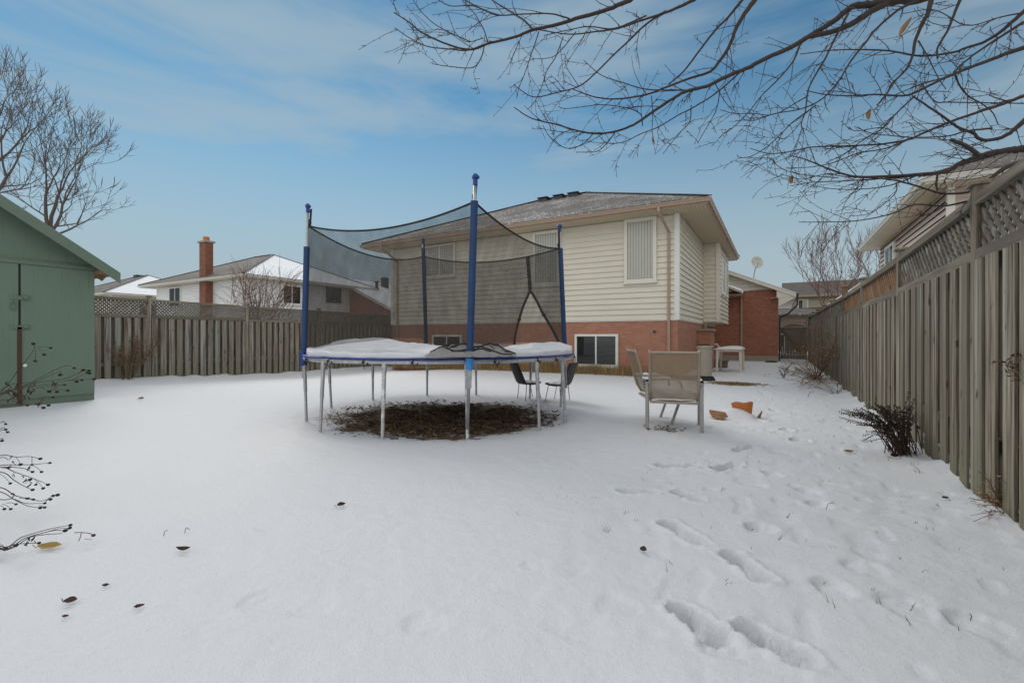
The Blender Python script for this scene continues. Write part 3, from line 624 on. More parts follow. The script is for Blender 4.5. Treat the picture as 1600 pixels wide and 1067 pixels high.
# ------------------------------------------------------------------ fences
def fence(label, X, sgn, ys_, tops, mids, base, wood, latm, lat_special={}, hh=.0, posts_w=.10, loc_y=8, post_special={}, lat_per=.10, pit=.25):
    """sgn: direction the face looks along x"""
    fe = thing('fence', label, 'fence', (X, loc_y, 0)); t = .015
    for i, y in enumerate(ys_):
        p = MB(); p.rnd = random.random(); zt = tops[i]+.07+post_special.get(i, 0)
        p.box(X-posts_w/2, X+posts_w/2, y-posts_w/2, y+posts_w/2, -.5, zt)
        po = p.build('post', M['latticered'] if i in post_special else wood, fe, bevel=.006)
        c = MB(); c.rnd = random.random(); w = posts_w/2+.025
        c.box(X-w, X+w, y-w, y+w, zt, zt+.02); c.add([(X-w,y-w,zt+.02),(X+w,y-w,zt+.02),(X+w,y+w,zt+.02),(X-w,y+w,zt+.02),(X,y,zt+.05)], [(0,1,4),(1,2,4),(2,3,4),(3,0,4)])
        c.build('cap', M['latticered'] if i in post_special else wood, po)
    f = X + sgn*.058
    for i in range(len(ys_)-1):
        y0, y1 = ys_[i]+posts_w/2, ys_[i+1]-posts_w/2
        T = lambda y: tops[i]+(tops[i+1]-tops[i])*(y-ys_[i])/(ys_[i+1]-ys_[i])
        Mi = lambda y: mids[i]+(mids[i+1]-mids[i])*(y-ys_[i])/(ys_[i+1]-ys_[i])
        for nm, fn, hgt in (('rail', T, .075), ('rail', Mi, .085)):
            r = MB(); r.rnd = random.random(); r.bar((X+sgn*.01, y0+.001, fn(y0)-hgt/2), (X+sgn*.01, y1-.001, fn(y1)-hgt/2), .09 if fn is T else .075, hgt); 
            if fn is Mi: r.bar((X, y0+.001, .42), (X, y1-.001, .42), .04, .09)
            r.build('rail', M['rail'], fe, bevel=.005)
        b = MB(); y = y0+.01; k = 0
        while y < y1-.03:
            w = min(random.uniform(.148, .162)*pit/.235, y1-y); b.rnd = random.random()
            jz = random.uniform(-.012, .012); x = f+sgn*random.uniform(-.005, .009)
            b.box(x-t/2, x+t/2, y, y+w, base(y)+random.uniform(-.03, .0), Mi(y)-.09+jz*.4)
            y += pit + random.uniform(-.006, .006)
        y = y0-.03
        while y < y1-.05:
            a = max(y+.165, y0); w = min(pit-.012, y1-a); b.rnd = random.random(); x = X-sgn*.12
            if w > .02: b.box(x-t/2, x+t/2, a, a+w, base(y), Mi(y)-.012)
            y += pit
        for a in (y0, y1-.10): b.box(X-sgn*.075-t/2, X-sgn*.075+t/2, a, a+.10, base(y0), Mi(a)-.014)
        b.build('board_panel', wood, fe)
        l = MB(); per = lat_per; lw = .036
        za = lambda y: Mi(y)+.0; zb = lambda y: T(y)-.075
        for layer, s_ in ((sgn*.012, 1), (-sgn*.004, -1)):
            u = y0-1.0
            while u < y1+1.0:
                l.rnd = random.random()
                # strip along 45 degrees, clipped to the bay
                lo, hi = za((y0+y1)/2), zb((y0+y1)/2); H_ = hi-lo
                def pt(tt): return (u+s_*tt, lo+tt)
                t0, t1 = 0., H_
                if s_ > 0: t0 = max(t0, y0-u); t1 = min(t1, y1-u)
                else: t0 = max(t0, u-y1); t1 = min(t1, u-y0)
                if t1-t0 > .02:
                    a_, b_ = pt(t0), pt(t1)
                    dz = za(a_[0])-lo; dz2 = zb(b_[0])-hi
                    l.bar((X+layer, a_[0], a_[1]+dz), (X+layer, b_[0], b_[1]+dz2), .012, lw, up=(0, -s_, 1))
                u += per*1.15
        l.build('lattice_panel', M['latticered'] if i in lat_special else latm, fe)
    return fe
ysr = [1.35, 4.655, 7.15, 9.95, 12.6, 15.2, 17.8, 20.4, 23.0, 25.75]
fence('tall greenish weathered board fence with lattice top beside the footprints', 1.30, -1, ysr,
      [2.22, 2.19, 2.12, 2.08, 2.06, 2.08, 2.09, 2.10, 2.11, 2.12], [1.82, 1.79, 1.735, 1.72, 1.72, 1.76, 1.78, 1.80, 1.83, 1.85], lambda y: -.08, M['woodr'], M['lattice'], {2: 1, 3: 1}, loc_y=8, post_special={4: .13})
ysl = [3.5-2.83, 3.5, 6.33, 9.15, 12.0, 14.86, 17.7, 20.5, 23.3]
fence('long grey board fence with narrow lattice top running from the shed to the house', -15.6, 1, ysl,
      [2.24, 2.24, 2.24, 2.21, 2.19, 2.18, 2.17, 2.16, 2.16], [1.78, 1.78, 1.78, 1.77, 1.76, 1.75, 1.74, 1.74, 1.74], lambda y: -.3, M['wood'], M['lattice'], loc_y=10, lat_per=.078, pit=.217)
# gate at the end of the side yard
ga = thing('gate', 'dark side yard gate with metal frame and diagonal brace', 'gate', (.65, 25.9, 0))
mb = MB(); gy = 25.95
for k in range(9):
    mb.rnd = random.random(); x = .14+k*.122; mb.box(x, x+.119, gy+random.uniform(0,.006), gy+.02, .10, 1.62+.16*math.sin(math.pi*(k+.5)/9))
mb.build('board_panel', M['brown'], ga)
mb = MB()
for x in (.10, 1.19): mb.tube([(x, gy-.03, -.1), (x, gy-.03, 1.98)], .022, 8)
for z in (.32, 1.62, 1.94): mb.tube([(.10, gy-.03, z), (1.19, gy-.03, z)], .018, 8)
mb.build('frame', M['alu'], ga)
mb = MB(); mb.bar((.28, gy-.06, 1.45), (1.12, gy-.06, .36), .04, .07, up=(0,-1,0)); mb.build('diagonal_brace', M['rail'], ga)
mb = MB(); mb.bar((.3, gy-.055, .35), (.3, gy-.055, 1.2), .03, .05, up=(0,-1,0)); mb.bar((.2, gy-.055, .3), (.2, gy-.055, .7), .03, .04, up=(0,-1,0)); mb.build('upright', M['galv'], ga)
mb = MB(); mb.bar((.05, gy-.08, 1.3), (.24, gy-.08, 1.3), .03, .06); mb.build('latch', M['galv'], ga)

# ------------------------------------------------------------------ shed
sh = thing('shed', 'green painted garden shed with hasped door at the left edge', 'shed', (-10.9, 2, 0))
SX, SY1, SY0 = -10.88, 3.57, -.1; rd = (SY0+SY1)/2; sp = .69
zw = 2.42; zr = lambda y: 2.30+sp*(3.81-abs(y-rd)-rd)
F = Fr((SX, 0, 0), (0, 1, 0), (1, 0, 0))
mb = MB(); mb.prism([(SX, SY0, -.1), (SX, SY1, -.1), (SX, SY1, zr(SY1)), (SX, rd, zr(rd)), (SX, SY0, zr(SY0))], (-2.6, 0, 0)); mb.build('wall', M['green'], sh)
mb = MB(); F.box(mb, 2.615, SY1-.001, .12, 2.36, .002, .016); F.box(mb, 1.2, 2.585, .06, 2.36, .002, .022); mb.build('door', M['green'], sh, bevel=.003)
mb = MB(); F.box(mb, 2.587, 2.613, .06, 2.36, .001, .003); mb.build('door_gap', M['dark'], sh)
mb = MB(); F.box(mb, SY0, SY1+.01, 2.365, 2.43, .002, .03); F.box(mb, SY0, SY1+.01, 2.43, 2.455, .002, .02); mb.build('header_trim', M['greend'], sh, bevel=.004)
mb = MB(); F.box(mb, 2.57, 2.625, .05, 1.32, .0225, .03); mb.build('rusty_strip', M['rust'], sh)
for py in (465.5, 511.5):
    q = on_x(30, py, SX); mb = MB(); F.box(mb, 2.48, 2.73, q.z-.035, q.z+.035, .022, .03); F.box(mb, 2.53, 2.57, q.z-.03, q.z+.03, .03, .04); mb.blob((SX+.045, 2.67, q.z+.005), .032, .04, .03); mb.build('hasp', M['greend'], sh, bevel=.004)
q = on_x(20, 478, SX); mb = MB(); mb.tube([(SX+.03, q.y+.035*math.sin(a), q.z+.07*math.cos(a)) for a in np.linspace(0, 2*math.pi, 15)], .007, 6, cap=False); mb.build('ring_handle', M['greend'], sh)
q = on_x(38, 571, SX); mb = MB(); mb.lathe((0,0,0), [(.0,.045),(.025,.04),(.03,.02),(.012,.01),(.012,0)], 10)
mb.v = [(SX+.016+c, q.y+a, q.z+b) for a, b, c in mb.v]; mb.build('knob', M['trim'], sh, smooth=True)
# roof slopes with fascia, snow on top, open pine rafters at the eave
ro = MB(); ov = 3.82-rd
for s_ in (1, -1):
    a, b = (rd+s_*ov, zr(3.82)), (rd, zr(rd))
    ro.prism([(SX+.34, a[0], a[1]), (SX+.34, b[0], b[1]), (SX+.34, b[0], b[1]+.05), (SX+.34, a[0], a[1]+.05)], (-3.3, 0, 0))
roof = ro.build('roof', M['shbare'], sh)
fa = MB()
for s_ in (1, -1):
    a, b = (rd+s_*(ov+.01), zr(3.82)), (rd, zr(rd))
    fa.prism([(SX+.345, a[0], a[1]-.15), (SX+.345, b[0], b[1]-.15), (SX+.345, b[0], b[1]+.045), (SX+.345, a[0], a[1]+.045)], (.022, 0, 0))
fa.build('bargeboard', M['greend'], sh, bevel=.003)
sn = MB()
for s_ in (1, -1):
    a, b = (rd+s_*ov, zr(3.82)), (rd, zr(rd))
    sn.grid(24, 14, lambda u, v: (SX+.33-3.25*v, b[0]+(a[0]-b[0])*u, b[1]+(a[1]-b[1])*u+.055+(.012+.02*mnoise.noise((u*9, v*9, 1)))*(1 if 0<v<1 else .0)))
sn.build('snow_layer', M['snow'], roof, smooth=True)
mb = MB(); 
for xx in np.arange(SX+.28, SX-2.9, -.55): mb.bar((xx, SY1+.01, zr(SY1)-.05), (xx, 3.80, zr(3.80)-.05), .045, .09)
mb.box(SX-2.6, SX+.33, SY1+.005, SY1+.04, zr(SY1)-.16, zr(SY1)-.10); mb.build('rafter', M['pine'], sh)
mb = MB(); mb.prism([(SX+.335, SY1+.01, zr(SY1)-.015), (SX+.335, 3.80, zr(3.80)-.012), (SX+.335, 3.80, zr(3.80)-.002), (SX+.335, SY1+.01, zr(SY1)-.004)], (-3.2, 0, 0)); mb.build('sheathing', M['pine'], sh)
# ------------------------------------------------------------------ trampoline
tz = .86
tr = thing('trampoline', 'round trampoline with four blue padded poles and sagging black net, heaped with snow', 'trampoline', (TC.x, TC.y, 0))
LEGS = [(479,655.5),(500,673.5),(518,636),(582.5,624),(590,688.5),(667,617),(737,691.5),(744.5,616.5),(824,624),(869,676),(871,634.5),(888.5,660)]
for px, py in LEGS:
    b = gp(px, py, 0.0); d = Vector((b.x-TC.x, b.y-TC.y, 0)).normalized()
    top = TC + d*TR; top.z = tz; b2 = TC + d*min(TR+.05, max(TR-.06, math.hypot(b.x-TC.x, b.y-TC.y))); b2.z = gz(b2.x, b2.y)-.06
    front = py > 680
    mb = MB(); mb.tube([b2, b2.lerp(top, .55)], .020, 10); mb.tube([b2.lerp(top, .5), top-Vector((0,0,.02))], .0245, 10)
    lg = mb.build('leg', M['galvs'] if front else M['galv'], tr, smooth=False)
    mb = MB(); c = b2.lerp(top, .93); mb.tube([b2.lerp(top, .88), top+Vector((0,0,.005))], .030, 10); mb.blob(c+d*.034, .012); mb.build('socket', M['galv'], lg)
rim = MB(); n = 96
rim.tube([TC+Vector((TR*math.cos(2*math.pi*i/n), TR*math.sin(2*math.pi*i/n), tz)) for i in range(n+1)], .024, 8, cap=False); rimo = rim.build('rim', M['galv'], tr, smooth=True)
sn = MB(); sn.grid(120, 4, lambda u, v: TC+Vector(((TR+.024*math.cos(.4+v*2.1))*math.cos(2*math.pi*u), (TR+.024*math.cos(.4+v*2.1))*math.sin(2*math.pi*u), tz+.023*math.sin(.4+v*2.1)+.006+.007*mnoise.noise((u*60, v, 2)))))
sn.build('snow_layer', M['snow'], rimo, smooth=True)
mat = MB(); mat.lathe((TC.x, TC.y, 0), [(.001, tz+.0), (1.0, tz-.01), (1.64, tz+.0)], 48); mat.build('jumping_mat', M['black'], tr, smooth=True)
pad = MB()
def padf(u, v):
    a = 2*math.pi*u; r = 1.6+(TR+.03-1.6)*min(1, v*1.25); z = tz+.045 - (max(0, v-.8)/.2)*(.008+.022*mnoise.noise((math.cos(a)*5, math.sin(a)*5, 0)))
    z += .01*mnoise.noise((math.cos(a)*9, math.sin(a)*9, v*3)); return TC+Vector((r*math.cos(a), r*math.sin(a), z))
pad.grid(140, 8, padf); pad.build('safety_pad', M['bluep'], tr, smooth=True, solid=.018)
# frayed fold of the pad at the left front
tie = [ -150, -128, -113, -95, -79, -62, -35, -17, -6, 20, 60, 100, 140, 180]
for a in tie:
    a = R(a); p = TC+Vector((TR*math.cos(a), TR*math.sin(a), tz)); dv = Vector((math.cos(a), math.sin(a), 0)); tg = Vector((-dv.y, dv.x, 0))
    mb = MB(); mb.tube([p+Vector((0,0,.0))+dv*.03*math.cos(t)+Vector((0,0,.03*math.sin(t)))+tg*.01*t for t in np.linspace(0, 2*math.pi, 10)], .006, 5)
    mb.blob(p+dv*.034, .016); mb.tube([p+dv*.035, p+dv*.05+tg*.02-Vector((0,0,.035)), p+dv*.04+tg*.03-Vector((0,0,.075))], .005, 5); mb.build('tie', M['black'], tr)
POL = {}
for key, topp, sl0, sl1, cord, legp, Z in (('f', (742.5,275), 313, 562, (740.5,314), (737,691.5), 5.03), ('l', (481,321), 386, 566, (483.5,353), (479,655.5), 6.48), ('b', (661,373.5), 388, 545, (661,401), (667,617), 9.26), ('r', (874,352.5), 388, 545, (874,388), (871,634.5), 7.72)):
    b = gp(*legp); d = Vector((b.x-TC.x, b.y-TC.y, 0)).normalized(); base = TC+d*(TR+.045)
    top = at(topp[0], topp[1], Z); Zp = Z
    low = Vector((base.x, base.y, .52 if key == 'l' else .30)); 
    if key == 'l': q = at(474, 590, Z); low = Vector((q.x, q.y, .58))
    if key == 'f': low = Vector((base.x, base.y, .10))
    def zh(py): return CAMH-(py-HY)/FOC*Zp
    def P(z): return low.lerp(top, (z-low.z)/(top.z-low.z))
    mb = MB(); mb.tube([low, top-Vector((0,0,.03))], .018, 10); po = mb.build('pole', M['galv'], tr, smooth=True)
    s0, s1 = zh(sl0), zh(sl1); m = 14
    mb = MB(); mb.tube([P(s1+(s0-s1)*i/m)+Vector((.004*mnoise.noise((i, 3, 1)), .004*mnoise.noise((i, 5, 1)), 0)) for i in range(m+1)], [.040+.003*mnoise.noise((i*.9, 1, 2)) for i in range(m+1)], 12); mb.build('foam_sleeve', M['blue'], po, smooth=False)
    mb = MB(); mb.tube([top-Vector((0,0,.10)), top-Vector((0,0,.03)), top-Vector((0,0,.028)), top-Vector((0,0,.0)), top+Vector((0,0,.02))], [.026,.026,.036,.036,.022], 10); mb.blob(top+Vector((.035,0,-.02)), .022); mb.build('cap', M['bluep'], po)
    cp = P(zh(cord[1])); inw = -d*.03+ Vector((0,0,0))
    mb = MB(); mb.bar(top-Vector((-.02,0,.05))+inw, cp+inw+Vector((.01,0,0)), .035, .008, up=(0,-1,0)); mb.blob(cp+inw+Vector((.0,0,.05)), .026, .026, .05); mb.build('strap', M['black'], po)
    if key == 'f':
        mb = MB(); mb.tube([P(zh(579)), P(zh(561))], .043, 12); mb.build('lower_sleeve', M['bluel'], po)
        mb = MB(); mb.bar(P(zh(610)), P(zh(578)), .05, .045); mb.build('bracket', M['galv'], po)
    if key == 'l':
        mb = MB(); mb.tube([P(zh(571)), P(zh(548))], [.05, .062], 9); mb.build('lower_sleeve', M['bluep'], po)
    POL[key] = (cp + inw*.3, d, P)
net = []
def panel(k0, k1, sag, hole=None, rb=1.80, soft=.12, lift=.1, nu=40, nv=22, seed=0, bz0=.93, bz1=.93):
    c0, d0, P0 = POL[k0]; c1, d1, P1 = POL[k1]
    def cordp(u):
        p = c0.lerp(c1, u); ch = (c1-c0); out = Vector((p.x-TC.x, p.y-TC.y, 0))
        return p - Vector((0,0,4*sag*u*(1-u))) 
    a0 = math.atan2(d0.y, d0.x); a1 = math.atan2(d1.y, d1.x)
    da = (a1-a0+math.pi) % (2*math.pi)-math.pi
    def bot(u):
        a = a0+da*u; r_ = rb + (.17 if (u < .06 or u > .94) else 0)*1.
        e = min(u, 1-u); r_ = rb+(TR-rb)*max(0, 1-e/soft)**1.3
        return TC+Vector((r_*math.cos(a), r_*math.sin(a), 0)) + Vector((0, 0, bz0+(bz1-bz0)*u+lift*min(1, e/soft)**.5*(rb < 1.75)))
    def surf(u, v):
        a, b = cordp(u), bot(u)
        p = a.lerp(b, v); w = math.sin(math.pi*v)
        p += Vector((TC.x-p.x, TC.y-p.y, 0)).normalized()*(.05*w*math.sin(math.pi*u))*1.0
        p += Vector((0.03*w*mnoise.noise((u*9+seed, v*1.5, 0)), .03*w*mnoise.noise((u*9+seed, v*1.5, 9)), 0)); return p
    mb = MB()
    lim = lambda u: hole(u) if hole else 1.0
    mb.grid(nu, nv, lambda u, v: surf(u, v*lim(u)))
    o = mb.build('net', M['net'], tr, smooth=True)
    mb = MB(); mb.tube([cordp(i/40) for i in range(41)], .013, 6); mb.build('edge_cord', M['black'], o, smooth=True)
    return o, surf, cordp
panel('l', 'f', .17, seed=1, rb=.95, soft=.34, lift=.21); panel('b', 'l', .22, seed=2); panel('f', 'r', .14, seed=3, rb=1.40, soft=.30, lift=.15)
ua, ul, ur = .795, .60, .99
va = .36
def hole(u):
    if u <= ul or u >= ur: return 1.0
    t = (u-ul)/(ua-ul) if u < ua else (ur-u)/(ur-ua)
    return 1-(1-va)*min(1, max(0, t))**(.8)
o, surf, cordp = panel('b', 'r', .17, hole=hole, nu=80, seed=4)
mb = MB()
mb.tube([surf(ul+(ua-ul)*t, hole(ul+(ua-ul)*t+1e-6)) for t in np.linspace(.0, 1, 14)], .024, 6); mb.tube([surf(ua+(ur-ua)*t, hole(ua+(ur-ua)*t-1e-6)) for t in np.linspace(0, .93, 14)], .024, 6)
mb.build('door_trim', M['black'], o, smooth=True)
mb = MB(); pa, pb = surf(ua, .0), surf(ua, va)
for i in range(3):
    a, b = pa.lerp(pb, i/3+.02), pa.lerp(pb, (i+1)/3-.02); mb.bar(a, b, .06, .025, up=(0,-1,0))
mb.bar(pa, pb, .035, .02, up=(0,-1,0)); mb.build('zipper_strap', M['black'], o)
for t_, u_ in ((.45, ul+(ua-ul)*.45), (.55, ua+(ur-ua)*.5)):
    mb = MB(); c = surf(u_, hole(u_)); mb.blob(c, .045, .03, .03); mb.build('buckle', M['black'], o)
# slack netting bunched on the mat near the front pole and along the far edge
mb = MB()
c0 = at(738, 552, 5.45)
def heap(u, v):
    x = (u-.5)*1.05; y = (v-.5)*.75
    e = max(0, 1-(2*u-1)**2)*max(0, 1-(2*v-1)**2)
    return Vector((c0.x+CA*x-SA*y, c0.y+SA*x+CA*y, tz+.07+.20*e*(.6+.8*mnoise.noise((u*3.2, v*4.6, 4)))+.05*abs(mnoise.noise((u*8, v*3, 7)))))
mb.grid(44, 30, heap); mb.build('bunched_net', M['neth'], tr, smooth=True)
mb = MB()
for k in range(7):
    u0, v0 = random.random()*.3, random.random(); u1, v1 = .7+random.random()*.3, random.random()
    mb.tube([heap(u0+(u1-u0)*t, min(.98, max(.02, v0+(v1-v0)*t+.12*math.sin(t*5+k))))+Vector((0,0,.008)) for t in np.linspace(0, 1, 18)], .008, 5)
mb.build('slack_cord', M['black'], tr)
mb = MB()
def heap2(u, v):
    a = R(128)-R(72)*u; r = 1.62+.28*v
    return TC+Vector((r*math.cos(a), r*math.sin(a), tz+.06+(.10+.10*mnoise.noise((u*7, 2, 4)))*math.sin(math.pi*v)**.7+.02*mnoise.noise((u*30, v*6, 1))))
mb.grid(70, 10, heap2); mb.build('bunched_net', M['neth'], tr, smooth=True)
# the snow heaped on it
def snow_z(x, y):
    r = math.hypot(x, y)
    g = lambda cx, cy, s, h: h*math.exp(-((x-cx)**2+(y-cy)**2)/(s*s))
    h = .060 + g(-1.40, -.25, .70, .15) + g(-.55, -.15, .8, .04) + g(1.40, .72, .42, .10) + g(.95, -.6, .6, .045) + g(-1.0, -.75, .35, .05)
    h -= g(.55, -1.05, .50, .09) + g(.35, 1.4, .6, .07)
    h += .05*mnoise.noise((x*1.6, y*1.6, 3)) + .03*mnoise.noise((x*4.5, y*4.5, 5)) + .011*mnoise.noise((x*13, y*13, 8))
    return h
mb = MB(); nu, nr = 160, 34
def snf(u, v):
    a = 2*math.pi*u; R_ = (TR-.025+.055*mnoise.noise((math.cos(a)*4, math.sin(a)*4, 1))+.02*mnoise.noise((math.cos(a)*11, math.sin(a)*11, 5)))
    r = R_*min(1, v*1.06); x, y = r*math.cos(a), r*math.sin(a)
    e = min(1, max(0, 1-v)/.07); e = math.sqrt(max(0, 1-(1-e)**2))
    return Vector((TC.x+x, TC.y+y, tz+.052+e*max(.012, snow_z(x, y))))
mb.grid(nu, nr, snf); so = mb.build('trampoline_snow', M['snow'], None, smooth=True)
tag(so, 'thick lumpy layer of snow lying on top of the trampoline', 'snow', kind='stuff')

# leaf litter under it
mb = MB(); rng = random.Random(3)
def leafquad(mb, c, s, rng, flat=.35):
    a = rng.random()*6.28; t = Vector((math.cos(a), math.sin(a), rng.uniform(-flat, flat))); b = Vector((-math.sin(a), math.cos(a), rng.uniform(-flat, flat))); 
    mb.rnd = rng.random(); k = rng.uniform(.4, .75); c = Vector(c)
    cu = Vector((0, 0, s*rng.uniform(.1, .5)))
    mb.add([c-t*s+cu, c+b*s*k*.5-t*s*.1, c+t*s+cu*.7, c-b*s*k*.5-t*s*.1], [(0,1,2),(0,2,3)])
cnt = 0
while cnt < 3600:
    x = TC.x+.26+rng.gauss(0, 1.05); y = TC.y-.28+rng.gauss(0, .8)
    if math.hypot(x-TC.x, y-TC.y) > 2.0: continue
    dns = 1-min(1, max(0, (math.hypot(x-TC.x-.24, (y-TC.y+.24)*1.05)-1.05)/.95))
    if rng.random() > dns+.085: continue
    if mnoise.noise((x*3.2, y*3.2, 6)) < -.22+.25*rng.random(): continue
    leafquad(mb, (x, y, gz(x, y)+.008) if False else (x, y, -.035+.012*rng.random()), rng.uniform(.022, .055), rng); cnt += 1
for k in range(46):
    x, y = -1.22+rng.gauss(0, .11), 6.02+rng.gauss(0, .12); leafquad(mb, (x, y, gz(x, y)+.008), rng.uniform(.016, .04), rng)
lit = mb.build('leaf_litter', M['litter']); tag(lit, 'dark dead leaves littering the bare ground under the trampoline', 'dead leaves', kind='stuff')
mb = MB()
for k in range(1500):
    x = TC.x-.35+rng.gauss(0, .8); y = TC.y-.75+rng.gauss(0, .45)
    if math.hypot(x-TC.x, y-TC.y) > 1.9: continue
    h = rng.uniform(.025, .07); mb.rnd = rng.random()*.5; a = rng.random()*6.28; w = .004
    mb.add([(x-w*math.cos(a), y-w*math.sin(a), -.05), (x+w*math.cos(a), y+w*math.sin(a), -.05), (x+rng.gauss(0,.03), y+rng.gauss(0,.03), -.04+h)], [(0,1,2)])
# golden dead grass at the foot of the house and in the thawed patch
for k in range(7500):
    x = rng.uniform(-13.7, -2.75); y = 14.05-abs(rng.gauss(0, .22)); 
    h = rng.uniform(.14, .38)*(.6+.8*max(0, .5+mnoise.noise((x*1.3, 0, 0)))); mb.rnd = rng.random(); lx, ly_ = rng.gauss(0, .09), rng.gauss(-.02, .05); w = .007
    z = gz(x, y) if False else -.03
    mb.add([(x-w, y, z), (x+w, y, z), (x+lx*.5+w*.6, y+ly_*.4, z+h*.65), (x+lx*.5-w*.6, y+ly_*.4, z+h*.65), (x+lx, y+ly_, z+h)], [(0,1,2,3),(3,2,4)])
for k in range(900):
    x, y = -.95+rng.gauss(0, .33), 12.75+rng.gauss(0, .2); mb.rnd = rng.random(); a = rng.random()*6.28; l = rng.uniform(.04, .12); w = .005; z = gz(x, y)
    mb.add([(x, y, z), (x+w*math.sin(a), y-w*math.cos(a), z+.012), (x+l*math.cos(a), y+l*math.sin(a), z+rng.uniform(.005, .04))], [(0,1,2)])
for k in range(150):
    x, y = rng.uniform(-1.6, 1.15), 2.4+8*rng.random()**1.4; mb.rnd = rng.random()*.6; h = rng.uniform(.015, .05); w = .0022; z = gz(x, y)-.004; lx, ly_ = rng.gauss(0, .02), rng.gauss(0, .02)
    for q_ in range(rng.choice((1, 1, 2, 3))):
        ox_, oy_ = rng.gauss(0, .012), rng.gauss(0, .012); mb.add([(x+ox_-w, y+oy_, z), (x+ox_+w, y+oy_, z), (x+ox_+lx, y+oy_+ly_, z+h*rng.uniform(.6, 1))], [(0,1,2)])
gr = mb.build('dead_grass', M['straw']); tag(gr, 'golden dead grass along the brick foot of the house, with stray tips in the yard snow', 'dead grass', kind='stuff')

# ------------------------------------------------------------------ chairs
def xf(mb, loc, rz):
    c, s = math.cos(rz), math.sin(rz)
    mb.v = [(loc[0]+c*x-s*y, loc[1]+s*x+c*y, loc[2]+z) for x, y, z in mb.v]; return mb
def sling_chair(loc, rz, label, rear=True):
    """local +y is where the sitter looks"""
    t = thing('patio_chair', label, 'patio chair', loc, 'sling patio chairs')
    W = .285
    prof = [(-.40, .99), (-.375, .94), (-.33, .80), (-.29, .62), (-.25, .48), (-.19, .38), (-.10, .345), (.05, .365), (.22, .40), (.27, .40)]
    for s in (-1, 1):
        mb = MB(); mb.tube([(s*W, y, z) for y, z in prof], .017, 8); xf(mb, loc, rz).build('side_rail', M['slingf'], t, smooth=True)
    mb = MB()
    pr = np.array(prof); cl = np.concatenate([[0], np.cumsum(np.hypot(*np.diff(pr, axis=0).T))]); 
    def sf(u, v):
        l = cl[-1]*(.03+.94*v); y = np.interp(l, cl, pr[:, 0]); z = np.interp(l, cl, pr[:, 1]); sg = .02*math.sin(math.pi*u)
        return Vector(((u-.5)*2*(W-.012), y+sg*(1-v), z-sg*v))
    mb.grid(10, 26, sf); xf(mb, loc, rz).build('sling', M['sling'], t, smooth=True)
    mb = MB(); mb.tube([(-W, -.39, .965), (W, -.39, .965)], .015, 8); mb.tube([(-W, .26, .40), (W, .26, .40)], .015, 8); mb.bar((-W, -.205, .335), (W, -.205, .335), .04, .03); xf(mb, loc, rz).build('cross_bar', M['slingf'], t)
    for s in (-1, 1):
        x = s*(W+.035)
        mb = MB(); mb.bar((x, -.30, .585), (x, .05, .60), .05, .022); mb.tube([(x, .05, .60), (x, .13, .595), (x, .19, .56), (x, .215, .50), (x, .22, .42)], .014, 8); xf(mb, loc, rz).build('armrest', M['alu'], t)
        mb = MB(); mb.grid(4, 10, lambda u, v: (x+(u-.5)*.055, -.30+.36*v, .60+.028*math.sin(math.pi*u)*(1+.4*mnoise.noise((v*5, s, 1)))+.002)); xf(mb, loc, rz).build('snow_layer', M['snow'], t, smooth=True)
        if rear:
            mb = MB(); mb.bar((x, -.24, .59), (x, -.27, -.08), .042, .032, up=(0,1,0)); xf(mb, loc, rz).build('leg', M['alu'], t, bevel=.006)
            mb = MB(); mb.tube([(x, .20, .45), (x, .24, -.06)], .015, 8); xf(mb, loc, rz).build('leg', M['alu'], t)
        else:
            mb = MB(); mb.bar((x*.9, .23, .40), (x*.9, .07, -.06), .042, .028, up=(0,1,0)); xf(mb, loc, rz).build('leg', M['alu'], t, bevel=.006)
            mb = MB(); mb.tube([(x, -.26, .585), (x*.98, -.20, .40)], .013, 8); xf(mb, loc, rz).build('arm_bracket', M['alu'], t)
    mb = MB(); mb.grid(14, 16, lambda u, v: ((u-.5)*.52, -.20+.42*v, .365+.06*v+.085*math.sin(math.pi*u)**.5*math.sin(math.pi*v)**.6+.012*mnoise.noise((u*4, v*4, 2)))); xf(mb, loc, rz).build('snow_layer', M['snow'], t, smooth=True)
    return t
a, b = gp(1015, 671), gp(1092, 674); mid = (a+b)/2; rz1 = R(12)
fwd = Vector((-math.sin(rz1), math.cos(rz1), 0)); c1 = mid+fwd*.27
sling_chair((c1.x, c1.y, -.0), rz1, 'tan sling patio chair seen from behind beside the trampoline')
a, b = gp(1029, 650), gp(1048, 663); mid = (a+b)/2; d = (a-b).normalized(); rz2 = math.atan2(d.y, d.x); fwd = Vector((-math.sin(rz2), math.cos(rz2), 0))
if fwd.x < 0: rz2 += math.pi; fwd = -fwd
c2 = mid-fwd*.07
sling_chair((c2.x, c2.y, 0), rz2, 'tan sling patio chair in profile, partly hidden behind the other tan chair', rear=False)
def xs_(mb, k): mb.v = [(x*k, y*k, z*k) for x, y, z in mb.v]; return mb
